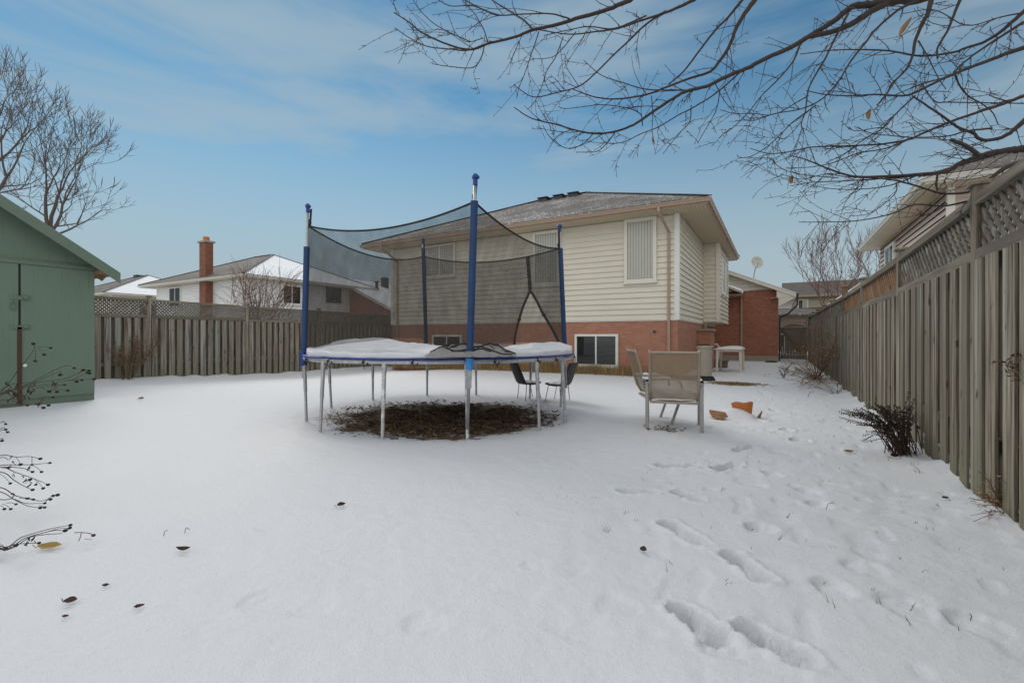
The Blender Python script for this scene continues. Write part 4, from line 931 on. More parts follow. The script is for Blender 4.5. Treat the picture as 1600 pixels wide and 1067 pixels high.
def dark_chair(loc, rz, label):
    t = thing('garden_chair', label, 'garden chair', loc, 'dark chairs behind the trampoline')
    mb = MB(); mb.grid(8, 8, lambda u, v: ((u-.5)*.46, -.20+.42*v, .40-.025*math.sin(math.pi*v)+.02*v-.01*math.sin(math.pi*u))); xf(xs_(mb, .76), loc, rz).build('seat', M['wick'], t, smooth=True, solid=.03)
    mb = MB(); mb.grid(8, 10, lambda u, v: ((u-.5)*(.46-.05*v*v), -.21-.22*v-.05*math.sin(math.pi*u)*.5, .42+.50*v)); xf(xs_(mb, .76), loc, rz).build('backrest', M['wick'], t, smooth=True, solid=.03)
    for x, y0, y1 in ((-.2, -.16, -.20), (.2, -.16, -.20), (-.2, .14, .24), (.2, .14, .24)):
        mb = MB(); mb.tube([(x*.7, y0, .385), (x, y0+(y1-y0)*.1, .36), (x*1.08, y1, -.06)], .009, 6); xf(xs_(mb, .76), loc, rz).build('leg', M['dmetal'], t, smooth=True)
    mb = MB(); mb.grid(14, 14, lambda u, v: ((u-.5)*.43, -.18+.36*v, .415+.05*(math.sin(math.pi*u)*math.sin(math.pi*v))**.5*(1+.7*mnoise.noise((u*4, v*4, loc[0])))+.10*max(0, .35-v)*math.sin(math.pi*u))); xf(xs_(mb, .76), loc, rz).build('snow_layer', M['snow'], t, smooth=True)
q = gp(826, 623); dark_chair((q.x, q.y, 0), math.atan2(-CA-.25*SA, SA*0+.25)-.0 if False else R(-34), 'dark wicker chair with snow on its seat, its back against the house side')
q = gp(872, 626); dark_chair((q.x, q.y, 0), R(84), 'dark wicker chair half hidden by the trampoline legs, facing the other dark chair')

# ------------------------------------------------------------------ bin, table, step and other things by the wall
q = gp(1101, 588.5); bn = thing('storage_bin', 'tall beige plastic bin standing at the brick corner', 'bin', (q.x, q.y, 0))
mb = MB(); mb.lathe((q.x, q.y, 0), [(.0,-.05),(.195,-.05),(.205,.3),(.215,.82),(.235,.84),(.235,.90),(.215,.905),(.205,.86),(0,.85)], 28); mb.build('body', M['bin'], bn, smooth=False)
mb = MB(); mb.tube([(q.x-.2, q.y-.12, .91), (q.x-.03, q.y-.2, .93), (q.x+.1, q.y+.1, .93)], .02, 6); mb.build('handle', M['dmetal'], bn)
tc = Vector((-1.38, 17.25, 0)); tb = thing('garden_table', 'white plastic garden table with snow on top near the brick wall', 'table', tc)
mb = MB(); mb.box(tc.x-.42, tc.x+.42, tc.y-.72, tc.y+.72, .74, .775); mb.box(tc.x-.38, tc.x+.38, tc.y-.66, tc.y+.66, .68, .739); mb.build('table_top', M['plast'], tb, bevel=.012)
for sx in (-1, 1):
    for sy in (-1, 1):
        mb = MB(); mb.tube([(tc.x+sx*.36, tc.y+sy*.62, -.05), (tc.x+sx*.34, tc.y+sy*.60, .70)], [.034, .05], 8); mb.build('leg', M['plast'], tb)
mb = MB(); mb.grid(14, 20, lambda u, v: (tc.x+(u-.5)*.82, tc.y+(v-.5)*1.40, .776+.10*(max(0, math.sin(math.pi*u))*max(0, math.sin(math.pi*v)))**.35*(.55+.55*u+.3*mnoise.noise((u*3, v*3, 2))))); mb.build('snow_layer', M['snow'], tb, smooth=True)
ws = thing('wooden_step', 'low brown wooden step box behind the white table', 'step', (-2.0, 18.2, 0))
mb = MB(); mb.box(-2.5, -1.62, 17.9+1.1, 18.6+1.1, .22, .27); mb.build('tread', M['brown'], ws, bevel=.005)
mb = MB(); mb.box(-2.46, -1.66, 17.94+1.1, 18.56+1.1, -.05, .218); mb.build('box', M['pine'] if False else M['brown'], ws)
mb = MB(); mb.tube([(-2.53, 21.2, .85), (-2.2, 21.2, .85), (-2.15, 21.2, .78), (-2.15, 21.2, .45)], .04, 8); mb.blob((-2.15, 21.2, .4), .1, .1, .12); tag(recentre(mb.build('vent_pipe', M['plast'], smooth=True), (-2.15, 21.2, .3)), 'white elbow pipe on the brick wall above the step', 'pipe')
q = gp(1092, 594); mb = MB(); mb.box(-.62, .62, -.28, .28, -.02, .05); mb.box(-.60, .60, -.26, -.22, .05, .08); mb.box(-.60, .60, .22, .26, .05, .08)
bm_ = recentre(xf(mb, (q.x-.25, q.y+.2, .0), R(8)).build('splash_tray', M['blackr'], bevel=.01), (q.x-.25, q.y+.2, 0)); tag(bm_, 'flat black rubber tray lying on the snow by the tan chair', 'tray')
q = gp(1205, 566); mb = MB(); mb.lathe((0, 0, 0), [(.0, .04), (.18, .05), (.25, .02), (.26, -.02)], 9); tag(recentre(xf(mb, (q.x, q.y, .01), .4).build('plant_saucer', M['blackr']), (q.x, q.y, 0)), 'small black upturned saucer in the snow before the far brick wall', 'saucer')
# broken pot
q = gp(1150, 651); po = thing('broken_pot', 'broken terracotta pot half buried in the snow', 'flower pot', (q.x, q.y, 0))
def shard(a0, a1, r0, r1, h, cut, tilt, loc, rz, name, mat):
    mb = MB(); n = 14
    def f(u, v):
        a = a0+(a1-a0)*u; hh = h*(cut(u)); r = r0+(r1-r0)*v; return (r*math.sin(a), -r*math.cos(a), hh*v)
    mb.grid(n, 6, f)
    ct, st_ = math.cos(tilt), math.sin(tilt); mb.v = [(x, y*ct-z*st_, y*st_+z*ct) for x, y, z in mb.v]
    return xf(mb, loc, rz).build(name, mat, po, smooth=True, solid=.022)
f0 = R(29.8)
shard(-.95, .75, .15, .20, .20, lambda u: .98+.05*math.sin(u*9) if u > .12 else .98, -.25, (q.x+.04, q.y+.22, -.03), f0, 'shard', M['terra'])
A_ = [at(1113,647,6.6), at(1138,651,6.5), at(1128,655.5,6.42), at(1113,652,6.56)]; MB().prism(A_, (-SA*.10, CA*.10, .05)).build('shard', M['terrad'], po)
qq = gp(1174, 653); shard(-.2, .35, .1, .14, .10, lambda u: .5+.5*u, -.1, (qq.x, qq.y+.12, -.02), f0+.5, 'shard', M['terrad'])
mb = MB(); mb.grid(20, 16, lambda u, v: (q.x-.02+(u-.5)*.62, q.y+.10+(v-.5)*.6, -.03+.135*(math.sin(math.pi*u)*math.sin(math.pi*v))**.9*(1+.3*mnoise.noise((u*4, v*4, 1))))); mb.build('snow_layer', M['snow'], po, smooth=True)

# ------------------------------------------------------------------ fallen leaves on the snow
def flat_leaf(px, py, l, w, rz, mat, label, name='fallen_leaf', curl=.25, stalk=True, cat='leaf', tilt=.5):
    l *= 1.38; w *= 1.38
    q = gp(px, py); z = gz(q.x, q.y)+.004; mb = MB(); n = 10
    def f(u, v):
        x = (u-.5)*l; hw = w*.5*math.sin(math.pi*min(1, u*.96+.02))**.8; y = (v-.5)*2*hw
        return (x, y, .006+tilt*(y+w*.35)+curl*abs(y)*1.2+.25*curl*l*(2*u-1)**2+.003*mnoise.noise((u*5, v*5, px)))
    mb.grid(n, 6, f)
    if stalk: mb.tube([(-l*.48, 0, .01), (-l*.62, w*.1, .012), (-l*.78, w*.3, .022)], .0018, 5)
    o = recentre(xf(mb, (q.x, q.y, z), rz).build(name, mat, smooth=True), (q.x, q.y, z)); tag(o, label, cat)
f0 = R(29.8)
flat_leaf(77, 860, .085, .030, f0+.12, M['leafy'], 'yellowish brown leaf lying on snow below the dry seed heads')
flat_leaf(286, 863.5, .055, .016, f0, M['leafr'], 'dark rolled leaf on open snow under two tiny grass blades', curl=.9, stalk=False)
flat_leaf(110, 946, .036, .020, f0+.15, M['leafr'], 'dark red leaf on snow, largest of the foreground dark leaves', curl=.5)
flat_leaf(165, 920, .022, .010, f0+.2, M['leafr'], 'small dark leaf on snow above and right of the dark red leaf', curl=.4, stalk=False)
flat_leaf(217, 953, .028, .011, f0+.5, M['leafr'], 'slim dark leaf standing in a melted dent of the snow', curl=.6, stalk=False)
flat_leaf(102, 968, .020, .008, f0, M['leafr'], 'tiny brown leaf fragment just below the dark red leaf', curl=.3, stalk=False)
flat_leaf(533, 793, .04, .022, f0+.6, M['leafr'], 'lone dark curled leaf on clean snow in front of the trampoline', curl=.7)
flat_leaf(220, 625, .075, .05, f0, M['leafb'], 'small brown leaf on the snow near the shed corner', curl=.4)
flat_leaf(1005, 860, .028, .022, f0-.7, M['leafr'], 'dark speck of leaf beside the walked footprints', curl=.5, stalk=False)
flat_leaf(1326, 707.5, .075, .022, f0, M['leafb'], 'reddish brown leaf on snow at the foot of the dark shrub', curl=.3, stalk=False)
flat_leaf(1398, 716, .085, .035, f0+.4, M['leafr'], 'dark folded leaf under the dark shrub near the fence', curl=.6)
flat_leaf(1477, 783, .035, .016, f0, M['leafr'], 'small brown leaf on snow close to the big fence post', curl=.4, stalk=False)

# ------------------------------------------------------------------ dry seed head plants on the left
def catmull(pts, k=6):
    P = [Vector(p) for p in pts]; P = [P[0]*2-P[1]] + P + [P[-1]*2-P[-2]]; out = []
    for i in range(1, len(P)-2):
        for j in range(k):
            t = j/k; a, b, c, d = P[i-1:i+3]
            out.append(.5*((2*b)+(c-a)*t+(2*a-5*b+4*c-d)*t*t+(3*b-a-3*c+d)*t**3))
    out.append(P[-2]); return out
def seed_plant(label, root, stems, extra, leaves, Z, sr, hr):
    t = thing('seed_head_plant', label, 'dry plant', (root.x, root.y, 0)); st = MB(); wl = MB(); rng = random.Random(len(stems))
    def hd(p):
        k = hr*rng.uniform(.8, 1.15); MB().lathe(p, [(.0, -.75*k), (.55*k, -.62*k), (1.*k, -.1*k), (.85*k, .35*k), (.5*k, .6*k), (.0, .68*k)], 8).build('seed_head', M['seed'], t, smooth=True)
    for s in stems:
        pts = s[0]; head = s[1]; z0 = min(Z+rng.uniform(-.05, .05)*Z, FOC*(CAMH-.035)/max(30, max(y for _, y in pts)-HY)*.99)
        P = [at(x, y, z0*(1+.012*i*rng.uniform(-1, 1))) for i, (x, y) in enumerate(pts)]
        if pts[0][0] <= 3: P = [root+Vector((0, 0, -.02)), root.lerp(P[0], .55)+Vector((0, 0, .12))] + P
        C = catmull(P, 5); st.tube(C, [sr*(1.3-.8*i/len(C)) for i in range(len(C))], 5)
        if head: hd(P[-1])
    for (x0, y0, x1, y1) in extra:
        z0 = min(Z*(1+rng.uniform(-.04, .04)), FOC*(CAMH-.03)/max(30, max(y0, y1)-HY)*.99); a, b = at(x0, y0, z0), at(x1, y1, z0); st.tube(catmull([a, a.lerp(b, .5)+Vector((0,0,hr*.6)), b], 4), sr*.55, 4); hd(b)
    for (x, y, n, sp) in leaves:
        for k in range(n):
            zz = min(Z, FOC*(CAMH-.10)/(y+sp-HY)); c = at(x+rng.gauss(0, sp*.4), y+rng.uniform(-sp, sp), zz); l = hr*rng.uniform(1.6, 3.6)*(1.7 if n >= 7 else 1); a = rng.random()*6.28; wl = MB(); wl.rnd = rng.random(); b_ = rng.random()*6.28; k3 = rng.uniform(2, 5)
            def lf_(u, v):
                w_ = hr*.9*math.sin(math.pi*(v*.86+.08))**.8*(1+.35*math.sin(v*13+a)); t_ = b_+k3*v
                return c+Vector((.22*l*math.sin(v*4+a)+(u-.5)*w_*math.cos(t_), .22*l*math.cos(v*5+a)+(u-.5)*w_*math.sin(t_), -l*v+.25*w_*(2*u-1)**2))
            wl.grid(3, 9, lf_)
            wl.build('withered_leaf', M['wither'], t, smooth=True)
    st.build('stem', M['stemd'], t); 
    return t
rt = at(-90, 640, 5.2); rt.z = 0
S1 = [([(0,613),(28,579),(50,551),(56,540)],0),([(0,618),(43,600),(86,578),(106,571),(116,575)],1),([(0,616),(43,602),(91,581),(94,585.5)],1),([(0,615),(54,599),(103,591),(129,579),(136,582)],1),([(0,612),(65,602),(108,594),(147,592)],1),([(0,626),(32,622),(56,607),(101,600)],0),([(0,609),(20,600),(43,598),(60,595)],0)]
X1 = [(54,545,52,537),(57,543,79,543.5),(56,546,55,564),(60,545,69,554),(60,605,77,611.5),(75,610,106,610),(60,622,83,620.5),(85,606,101,601),(120,590,140,583),(118,592,130,578),(108,595,120,596),(60,630,76,633),(55,632,68,637),(30,628,43,633),(112,593,128,594),(83,607,89,612),(125,580,139,579)]
seed_plant('dry brown seed head stalks with withered leaves leaning across the green shed', rt, S1, X1, [(22,606,9,13),(33,610,9,13),(51,604,5,8),(85,598,4,7),(61,626,4,6),(30,600,4,4),(12,610,4,4),(45,603,3,3)], 5.2, .0042, .019)
rt = at(-130, 760, 2.9); rt.z = 0
S2 = [([(0,711.5),(25,714),(45,713),(63,716.5)],1),([(0,727),(30,726),(51,725.5),(78,723)],1),([(0,730),(34,731),(51,737)],1),([(0,730),(25,738),(54,748),(75,757)],1),([(0,737),(22,750),(37,759),(51,765)],1),([(0,761),(22,773),(45,779.5),(67,782),(90,773)],1),([(0,768),(22,780),(43,790),(63,793)],1),([(0,853),(34,839),(74,827),(110,820)],1),([(0,856),(40,840),(81,829),(102,828.5)],1),([(0,857),(22,850),(61,848)],1),([(0,840+18),(50,838),(97,833)],0),([(0,660.5),(9,662.5)],1),([(0,670),(9,671)],1),([(0,673),(12,675)],1),([(0,686),(3,688.5)],1),([(0,715),(13,718)],0),([(0,780),(20,779),(40,786),(70,786)],1)]
X2 = [(51,727,65,737),(54,749,67.5,762.6),(25,715,32,725.5),(50,714,50,726),(60,752,56,757),(40,755,47,749),(72,783,79,780),(70,785,83,774),(60,790,70,792.5),(3,787,17,795),(0,790,7,795),(30,779,43,778.5),(75,830,109,824.5),(10,855,25,852),(0,850,8,857),(35,778,52,780),(0,740,16,755),(10,786,25,787.5),(22,726,14,730)]
seed_plant('dry dark stalks with round seed heads reaching over the foreground snow', rt, S2, X2, [(20,714,2,5),(45,728,2,4),(38,745,3,4),(48,752,3,4),(22,741,2,4),(20,771,2,4),(52,838,2,2),(43,843,3,4)], 2.9, .0029, .0108)
q = gp(130, 840); mb = MB(); 
A = [at(116,832,2.56), at(127,831.5,2.58), at(140,833,2.57), at(146,836,2.57)]; mb.tube(catmull(A, 4), .002, 5); mb.tube([at(127,832,2.58), at(126,838,2.56), at(123,845,2.55)], .002, 5); mb.tube([at(132,841.5,2.56), at(144,843,2.56)], .0012, 5); mb.blob(A[-1], .011, .011, .008)
tag(recentre(mb.build('twig', M['stemd']), (q.x, q.y, 0)), 'short forked twig with one seed head on the snow right of the stalks', 'twig')

# ------------------------------------------------------------------ shrubs and dried plants
def shrub(label):
    root = Vector((1.08, 5.85, 0)); root.z = gz(root.x, root.y)-.02
    t = thing('shrub', label, 'shrub', root); st = MB(); lf = MB(); rng = random.Random(11)
    for k in range(92):
        px, py = 1310+128*rng.random()**.85, 0
        f = (px-1312)/140; lo = 672+70*f if f < .45 else 702; hi = 630+18*abs(f-.4) if f < .75 else 612+rng.uniform(0, 40)
        py = rng.uniform(min(hi, lo-5), lo) if rng.random() < .55 else hi+rng.uniform(-4, 10)
        d_ = rng.uniform(-.35, .25); Z = 4.62-.15*(1-f)+d_*.8
        tip = at(px, py, Z); tip.x = min(tip.x, 1.24); tip.z = max(tip.z, .06)
        rb = root+Vector((rng.gauss(0, .05), rng.gauss(0, .09), 0))
        mid = rb.lerp(tip, .5)+Vector((0, 0, .07+.06*rng.random())); C = catmull([rb, mid, tip+Vector((0,0,-.01))], 9)
        st.tube(C, [.0045*(1-.7*i/len(C)) for i in range(len(C))], 4)
        L = (tip-rb).length; n = int(L/.029)
        for j in range(int(n*.42), n+1):
            u = j/n*(len(C)-1); i = min(int(u), len(C)-2); p = C[i].lerp(C[i+1], u-i); tg = (C[i+1]-C[i]).normalized(); a = rng.random()*6.28
            sd = tg.orthogonal().normalized(); s2 = tg.cross(sd)
            for s in (1, -1):
                o = (sd*math.cos(a)+s2*math.sin(a))*s; s_ = rng.uniform(.008, .0155)*(1.1-.4*j/n); lf.rnd = rng.random()*.83 if rng.random() > .05 else .95
                c = p+o*s_*.9; up = Vector((0,0,1))*s_*.35
                lf.add([c-o*s_+tg*0, c+tg*s_*.55+up, c+o*s_, c-tg*s_*.55+up, c-up*1.2], [(0,3,2,1),(0,1,4),(1,2,4),(2,3,4),(3,0,4)])
    st.build('stem', M['stemd'], t); lf.build('foliage', M['shrubleaf'], t)
shrub('low dark leaved shrub spreading over the snow against the tall fence')
def twigs(name, label, cat, root, tips, r, mat, curl=.1, branch=3, seed=0, leaf=None, leaf_n=0, leafs=.02):
    t = thing(name, label, cat, root); st = MB(); lf = MB(); rng = random.Random(seed); root = Vector(root)
    for tip in tips:
        tip = Vector(tip); rb = root+Vector((rng.gauss(0, r*6), rng.gauss(0, r*6), -.03))
        mid = rb.lerp(tip, .55)+Vector((rng.gauss(0, curl), rng.gauss(0, curl), abs(rng.gauss(0, curl))))*.6; C = catmull([rb, mid, tip], 6)
        st.tube(C, [r*(1.1-.75*i/len(C)) for i in range(len(C))], 5)
        for b in range(branch):
            u = rng.uniform(.35, .95); i = int(u*(len(C)-2)); p = C[i]; tg = (C[i+1]-C[i]).normalized(); L = (tip-rb).length*rng.uniform(.15, .35)
            dv = (tg+Vector((rng.gauss(0, .6), rng.gauss(0, .6), rng.gauss(.1, .4)))).normalized(); st.tube([p, p+dv*L*.5, p+dv*L+Vector((0,0,-.1*L*rng.random()))], [r*.55, r*.45, r*.25], 4)
            for k in range(leaf_n): leafquad(lf, p+dv*L*rng.random()+Vector((rng.gauss(0, leafs), rng.gauss(0, leafs), rng.gauss(0, leafs))), leafs, rng, 1.)
    st.build('stem', mat, t)
    if lf.f: lf.build('foliage', leaf, t)
    return t
# dried stalks against the left fence
r0 = gp(205, 598); r0.x = -15.35; r0.y = 5.75; r0.z = gz(-15.35, 5.75)
pt = lambda x, y: on_x(x, y, -15.36)
twigs('dry_stalks', 'brown dry stalks leaning on the left board fence beside its first post', 'dry plant', r0, [pt(176,536),pt(183,538),pt(190,534),pt(188,548),pt(222,522),pt(216,526),pt(226,528),pt(219,540),pt(250,532),pt(244,536),pt(230,556),pt(213,556)], .010, M['stalk'], .06, 12, 5, M['straw'], 4, .03)
r0 = Vector((-15.3, 8.45, gz(-15.3, 8.45))); pt = lambda x, y: on_x(x, y, -15.4)
twigs('dry_vine', 'thin bare vine climbing the left board fence between two posts', 'vine', r0, [pt(350,545),pt(358,533),pt(349,556)], .006, M['stalk'], .08, 4, 6)
# bush behind the left fence
r0 = Vector((-17.6, 10.6, .3))
rng = random.Random(8); tips = [at(rng.uniform(352, 470), rng.uniform(412, 470), 19.3+rng.uniform(-.8, .8)) for _ in range(46)]
twigs('bare_bush', 'bare brown bush rising behind the left fence by the white house', 'bush', r0, tips, .014, M['barkred'], .35, 7, 9, M['straw'], 1, .03)
# tangle of dry vines on the right fence
r0 = Vector((.95, 15.2, gz(.95, 15.2)))
rng = random.Random(4); tips = [on_x(rng.uniform(1266, 1312), rng.uniform(500, 572), 1.12+rng.uniform(-.15, .08)) for _ in range(22)] + [gp(rng.uniform(1225, 1300), rng.uniform(572, 604), .10) for _ in range(16)]
twigs('dry_vines', 'tangle of bare brown vines at the far part of the tall fence', 'vine', r0, tips, .008, M['stem'], .25, 5, 3, M['straw'], 2, .035)
r0 = Vector((1.05, 11.4, gz(1.05, 11.4))); rng = random.Random(14); tips = [Vector((1.0+rng.gauss(-.15, .25), 11.4+rng.gauss(0, .5), .1+abs(rng.gauss(0, .2)))) for _ in range(14)]
twigs('grass_tuft', 'small grey tuft of dry grass on snow before the orange post', 'grass tuft', r0, tips, .004, M['stem'], .1, 2, 2)
q = gp(1222, 590); 
twigs('dry_weed', 'small dark weed standing alone on the snow near the straw patch', 'weed', (q.x, q.y, 0), [at(1217,578,13.0), at(1224,577,13.0), at(1233,580,13.0), at(1220,583,13)], .009, M['stemd'], .05, 3, 1, M['wither'], 3, .028)
q = gp(1572, 806); q.z = gz(q.x, q.y); rng = random.Random(5)
tips = [at(1536, 740, 2.9), at(1548, 738, 2.92), at(1570, 720, 2.95), at(1578, 735, 2.95), at(1560, 750, 2.9), at(1588, 760, 2.95), at(1520, 815, 2.8), at(1516, 805, 2.8), at(1528, 792, 2.82), at(1545, 810, 2.75)] + [q+Vector((rng.gauss(-.02, .06), rng.gauss(0, .06), abs(rng.gauss(.04, .05)))) for _ in range(40)]
twigs('weed_clump', 'clump of dry weeds with bare twigs at the foot of the near fence', 'weed', q, tips, .0028, M['stem'], .03, 2, 7, M['straw'], 2, .014)
q = gp(1440, 745); q.z = gz(q.x, q.y); twigs('bent_twig', 'bent thin twig poking out of the snow below the dark shrub', 'twig', q, [at(1427,733,3.95), at(1430,730,3.95), at(1475,750,3.8), at(1422,748,3.85)], .0028, M['stem'], .02, 1, 4)
q = on_x(1588, 575, 1.24); mb = MB(); rng = random.Random(2)
twigs('dry_vine', 'dead leafy vine hanging on the near fence at the right edge', 'vine', Vector((1.25, 3.98, 1.05)), [on_x(1598,560,1.22), on_x(1586,575,1.2), on_x(1600,590,1.2), on_x(1592,602,1.2)], .003, M['stem'], .04, 3, 4, M['wither'], 3, .018)
# single grass blades through the snow
for i, (px, py, s, lab) in enumerate(((288, 833, .035, 'bent grass blade in the snow above the dark rolled leaf'), (255, 838, .03, 'short slanting grass blade left of the bent grass blade'), (1290, 797, .05, 'dry blade sticking up in the middle of the trampled snow'), (1174, 829, .012, 'dark seed stuck upright in a shallow dent between two footprints'), (1262, 622, .12, 'long dry blade slanting on snow before the fence vines'), (1515, 960, .022, 'thin dark stick upright in the snow at lower right'))):
    q = gp(px, py); z = gz(q.x, q.y); mb = MB(); h = s; mb.tube(catmull([(q.x, q.y, z-.01), (q.x+.3*h, q.y+.15*h, z+.8*h), (q.x+(.9 if i != 5 else .1)*h, q.y+.4*h, z+.55*h if i == 0 else z+h)], 4), .0016 if s < .1 else .004, 5)
    tag(recentre(mb.build('grass_stalk', M['stemd']), (q.x, q.y, z)), lab, 'grass blade')

# ------------------------------------------------------------------ trees
def grow(mb, p, d, L, r, lev, rng, up=.12, spread=.55, rmin=.012, nseg=4, ratio=.72, kids=(2, 3), sidep=.5, crook=.12, lv=None):
    pts = [p]; rad = [r]; q = Vector(p); dd = Vector(d).normalized()
    for i in range(nseg):
        dd = (dd+Vector((rng.gauss(0, crook), rng.gauss(0, crook), rng.gauss(0, crook)*.6+up*.35))).normalized(); q = q+dd*L/nseg; pts.append(q.copy()); rad.append(max(rmin, r*(1-.38*(i+1)/nseg)))
    if lev == 0: rad[-1] = rmin*.55
    mb.tube(pts, rad, 8 if lev > 4 else (5 if lev > 2 else 3), cap=False)
    if lev == 0: 
        if lv is not None: lv.append(q.copy())
        return
    r2 = rad[-1]
    for k in range(rng.randint(*kids)):
        ax = dd.orthogonal().normalized(); a = rng.random()*6.283; sd = (ax*math.cos(a)+dd.cross(ax)*math.sin(a)); nd = (dd*math.cos(spread)+sd*math.sin(spread)*rng.uniform(.5, 1.25)+Vector((0, 0, up))).normalized()
        grow(mb, q, nd, L*ratio*rng.uniform(.8, 1.15), max(rmin, r2*.78), lev-1, rng, up, spread, rmin, nseg, ratio, kids, sidep, crook, lv)
    for i in range(1, nseg):
        if rng.random() < sidep:
            ax = dd.orthogonal().normalized(); a = rng.random()*6.283; sd = (ax*math.cos(a)+dd.cross(ax)*math.sin(a)); nd = (dd*.55+sd+Vector((0, 0, up*1.2))).normalized()
            grow(mb, pts[i], nd, L*ratio*rng.uniform(.5, .85), max(rmin, rad[i]*.5), max(0, lev-2), rng, up, spread, rmin, nseg, ratio, kids, sidep, crook, lv)
def bare_tree(label, base, leads, trunk, mat, seed, group=None, rtrunk=.2, leaves=None, **kw):
    t = thing('bare_tree', label, 'tree', base, group); tk = MB(); cr = MB(); rng = random.Random(seed); lv = []
    b = Vector(base)-Vector((0, 0, .3)); f = Vector(trunk)
    tk.tube([b, b.lerp(f, .35)+Vector((.06, 0, 0)), b.lerp(f, .7)-Vector((.05, 0, 0)), f], [rtrunk*1.25, rtrunk, rtrunk*.85, rtrunk*.75], 10); tk.build('trunk', mat, t, smooth=True)
    for d, L, r, lev in leads: grow(cr, f, d, L, r, lev, rng, lv=lv, **kw)
    cr.build('crown', mat, t)
    if leaves:
        lf = MB()
        for p in lv:
            if rng.random() < leaves: leafquad(lf, p, .06, rng, 1.)
        if lf.f: lf.build('leaf', M['leafb'], t)
    return t
b1 = at(66, 527, 22.); f1 = at(74, 372, 22.)
bare_tree('bare tall tree with upswept branches directly behind the shed roof', (b1.x, b1.y, -.1), [((.35,.1,1), 2.0, .09, 5), ((.02,.2,1), 2.1, .09, 5), ((.8,.3,.62), 1.9, .075, 5), ((1,.1,.16), 1.8, .06, 4)], f1, M['barkfar'], 5, 'bare trees behind the shed', .17, up=.16, spread=.46, rmin=.0085, sidep=.5, ratio=.76)
b1 = at(-60, 527, 20.); f1 = at(-42, 330, 20.)
bare_tree('bare tree cut by the left edge of the photo, taller than its neighbour', (b1.x, b1.y, -.1), [((.45,.1,1), 2.2, .11, 5), ((.85,.3,.75), 2.0, .09, 5), ((1,.2,.25), 1.8, .07, 4), ((.1,.2,1), 2.1, .09, 5)], f1, M['barkfar'], 12, 'bare trees behind the shed', .2, up=.16, spread=.46, rmin=.0085, sidep=.5, ratio=.77)
b1 = at(105, 440, 62.); 
bare_tree('small faint bare tree far off between shed roof and low house', (b1.x, b1.y, 0), [((.3,.1,1), 2.0, .10, 4), ((-.4,.1,1), 2.0, .10, 4), ((.8,.1,.7), 1.6, .09, 4)], Vector((b1.x, b1.y, 4.6)), M['barkfar'], 3, None, .16, up=.2, rmin=.03)
b1 = at(1306, 527, 34.); 
bare_tree('reddish bare tree with fanned upright branches beyond the gate', (b1.x, b1.y, 0), [((a, .15*b, 1), 2.3, .07, 4) for a, b in ((-.75, 1), (-.45, -1), (-.2, .6), (.05, -.5), (.3, 1), (.6, -.6))], Vector((b1.x, b1.y, 2.1)), M['barkred'], 21, 'reddish trees beyond the gate', .17, up=.26, spread=.34, rmin=.0105, sidep=.5, ratio=.77)
b1 = at(1362, 527, 36.); 
bare_tree('bare tree holding a few brown leaves beside the far right house eave', (b1.x, b1.y, 0), [((a, .15*b, 1), 2.2, .07, 4) for a, b in ((-.6, 1), (-.25, -1), (.1, .6), (.4, -.5))], Vector((b1.x, b1.y, 2.6)), M['barkred'], 33, 'reddish trees beyond the gate', .17, leaves=.16, up=.22, spread=.42, rmin=.012, sidep=.5, ratio=.74)

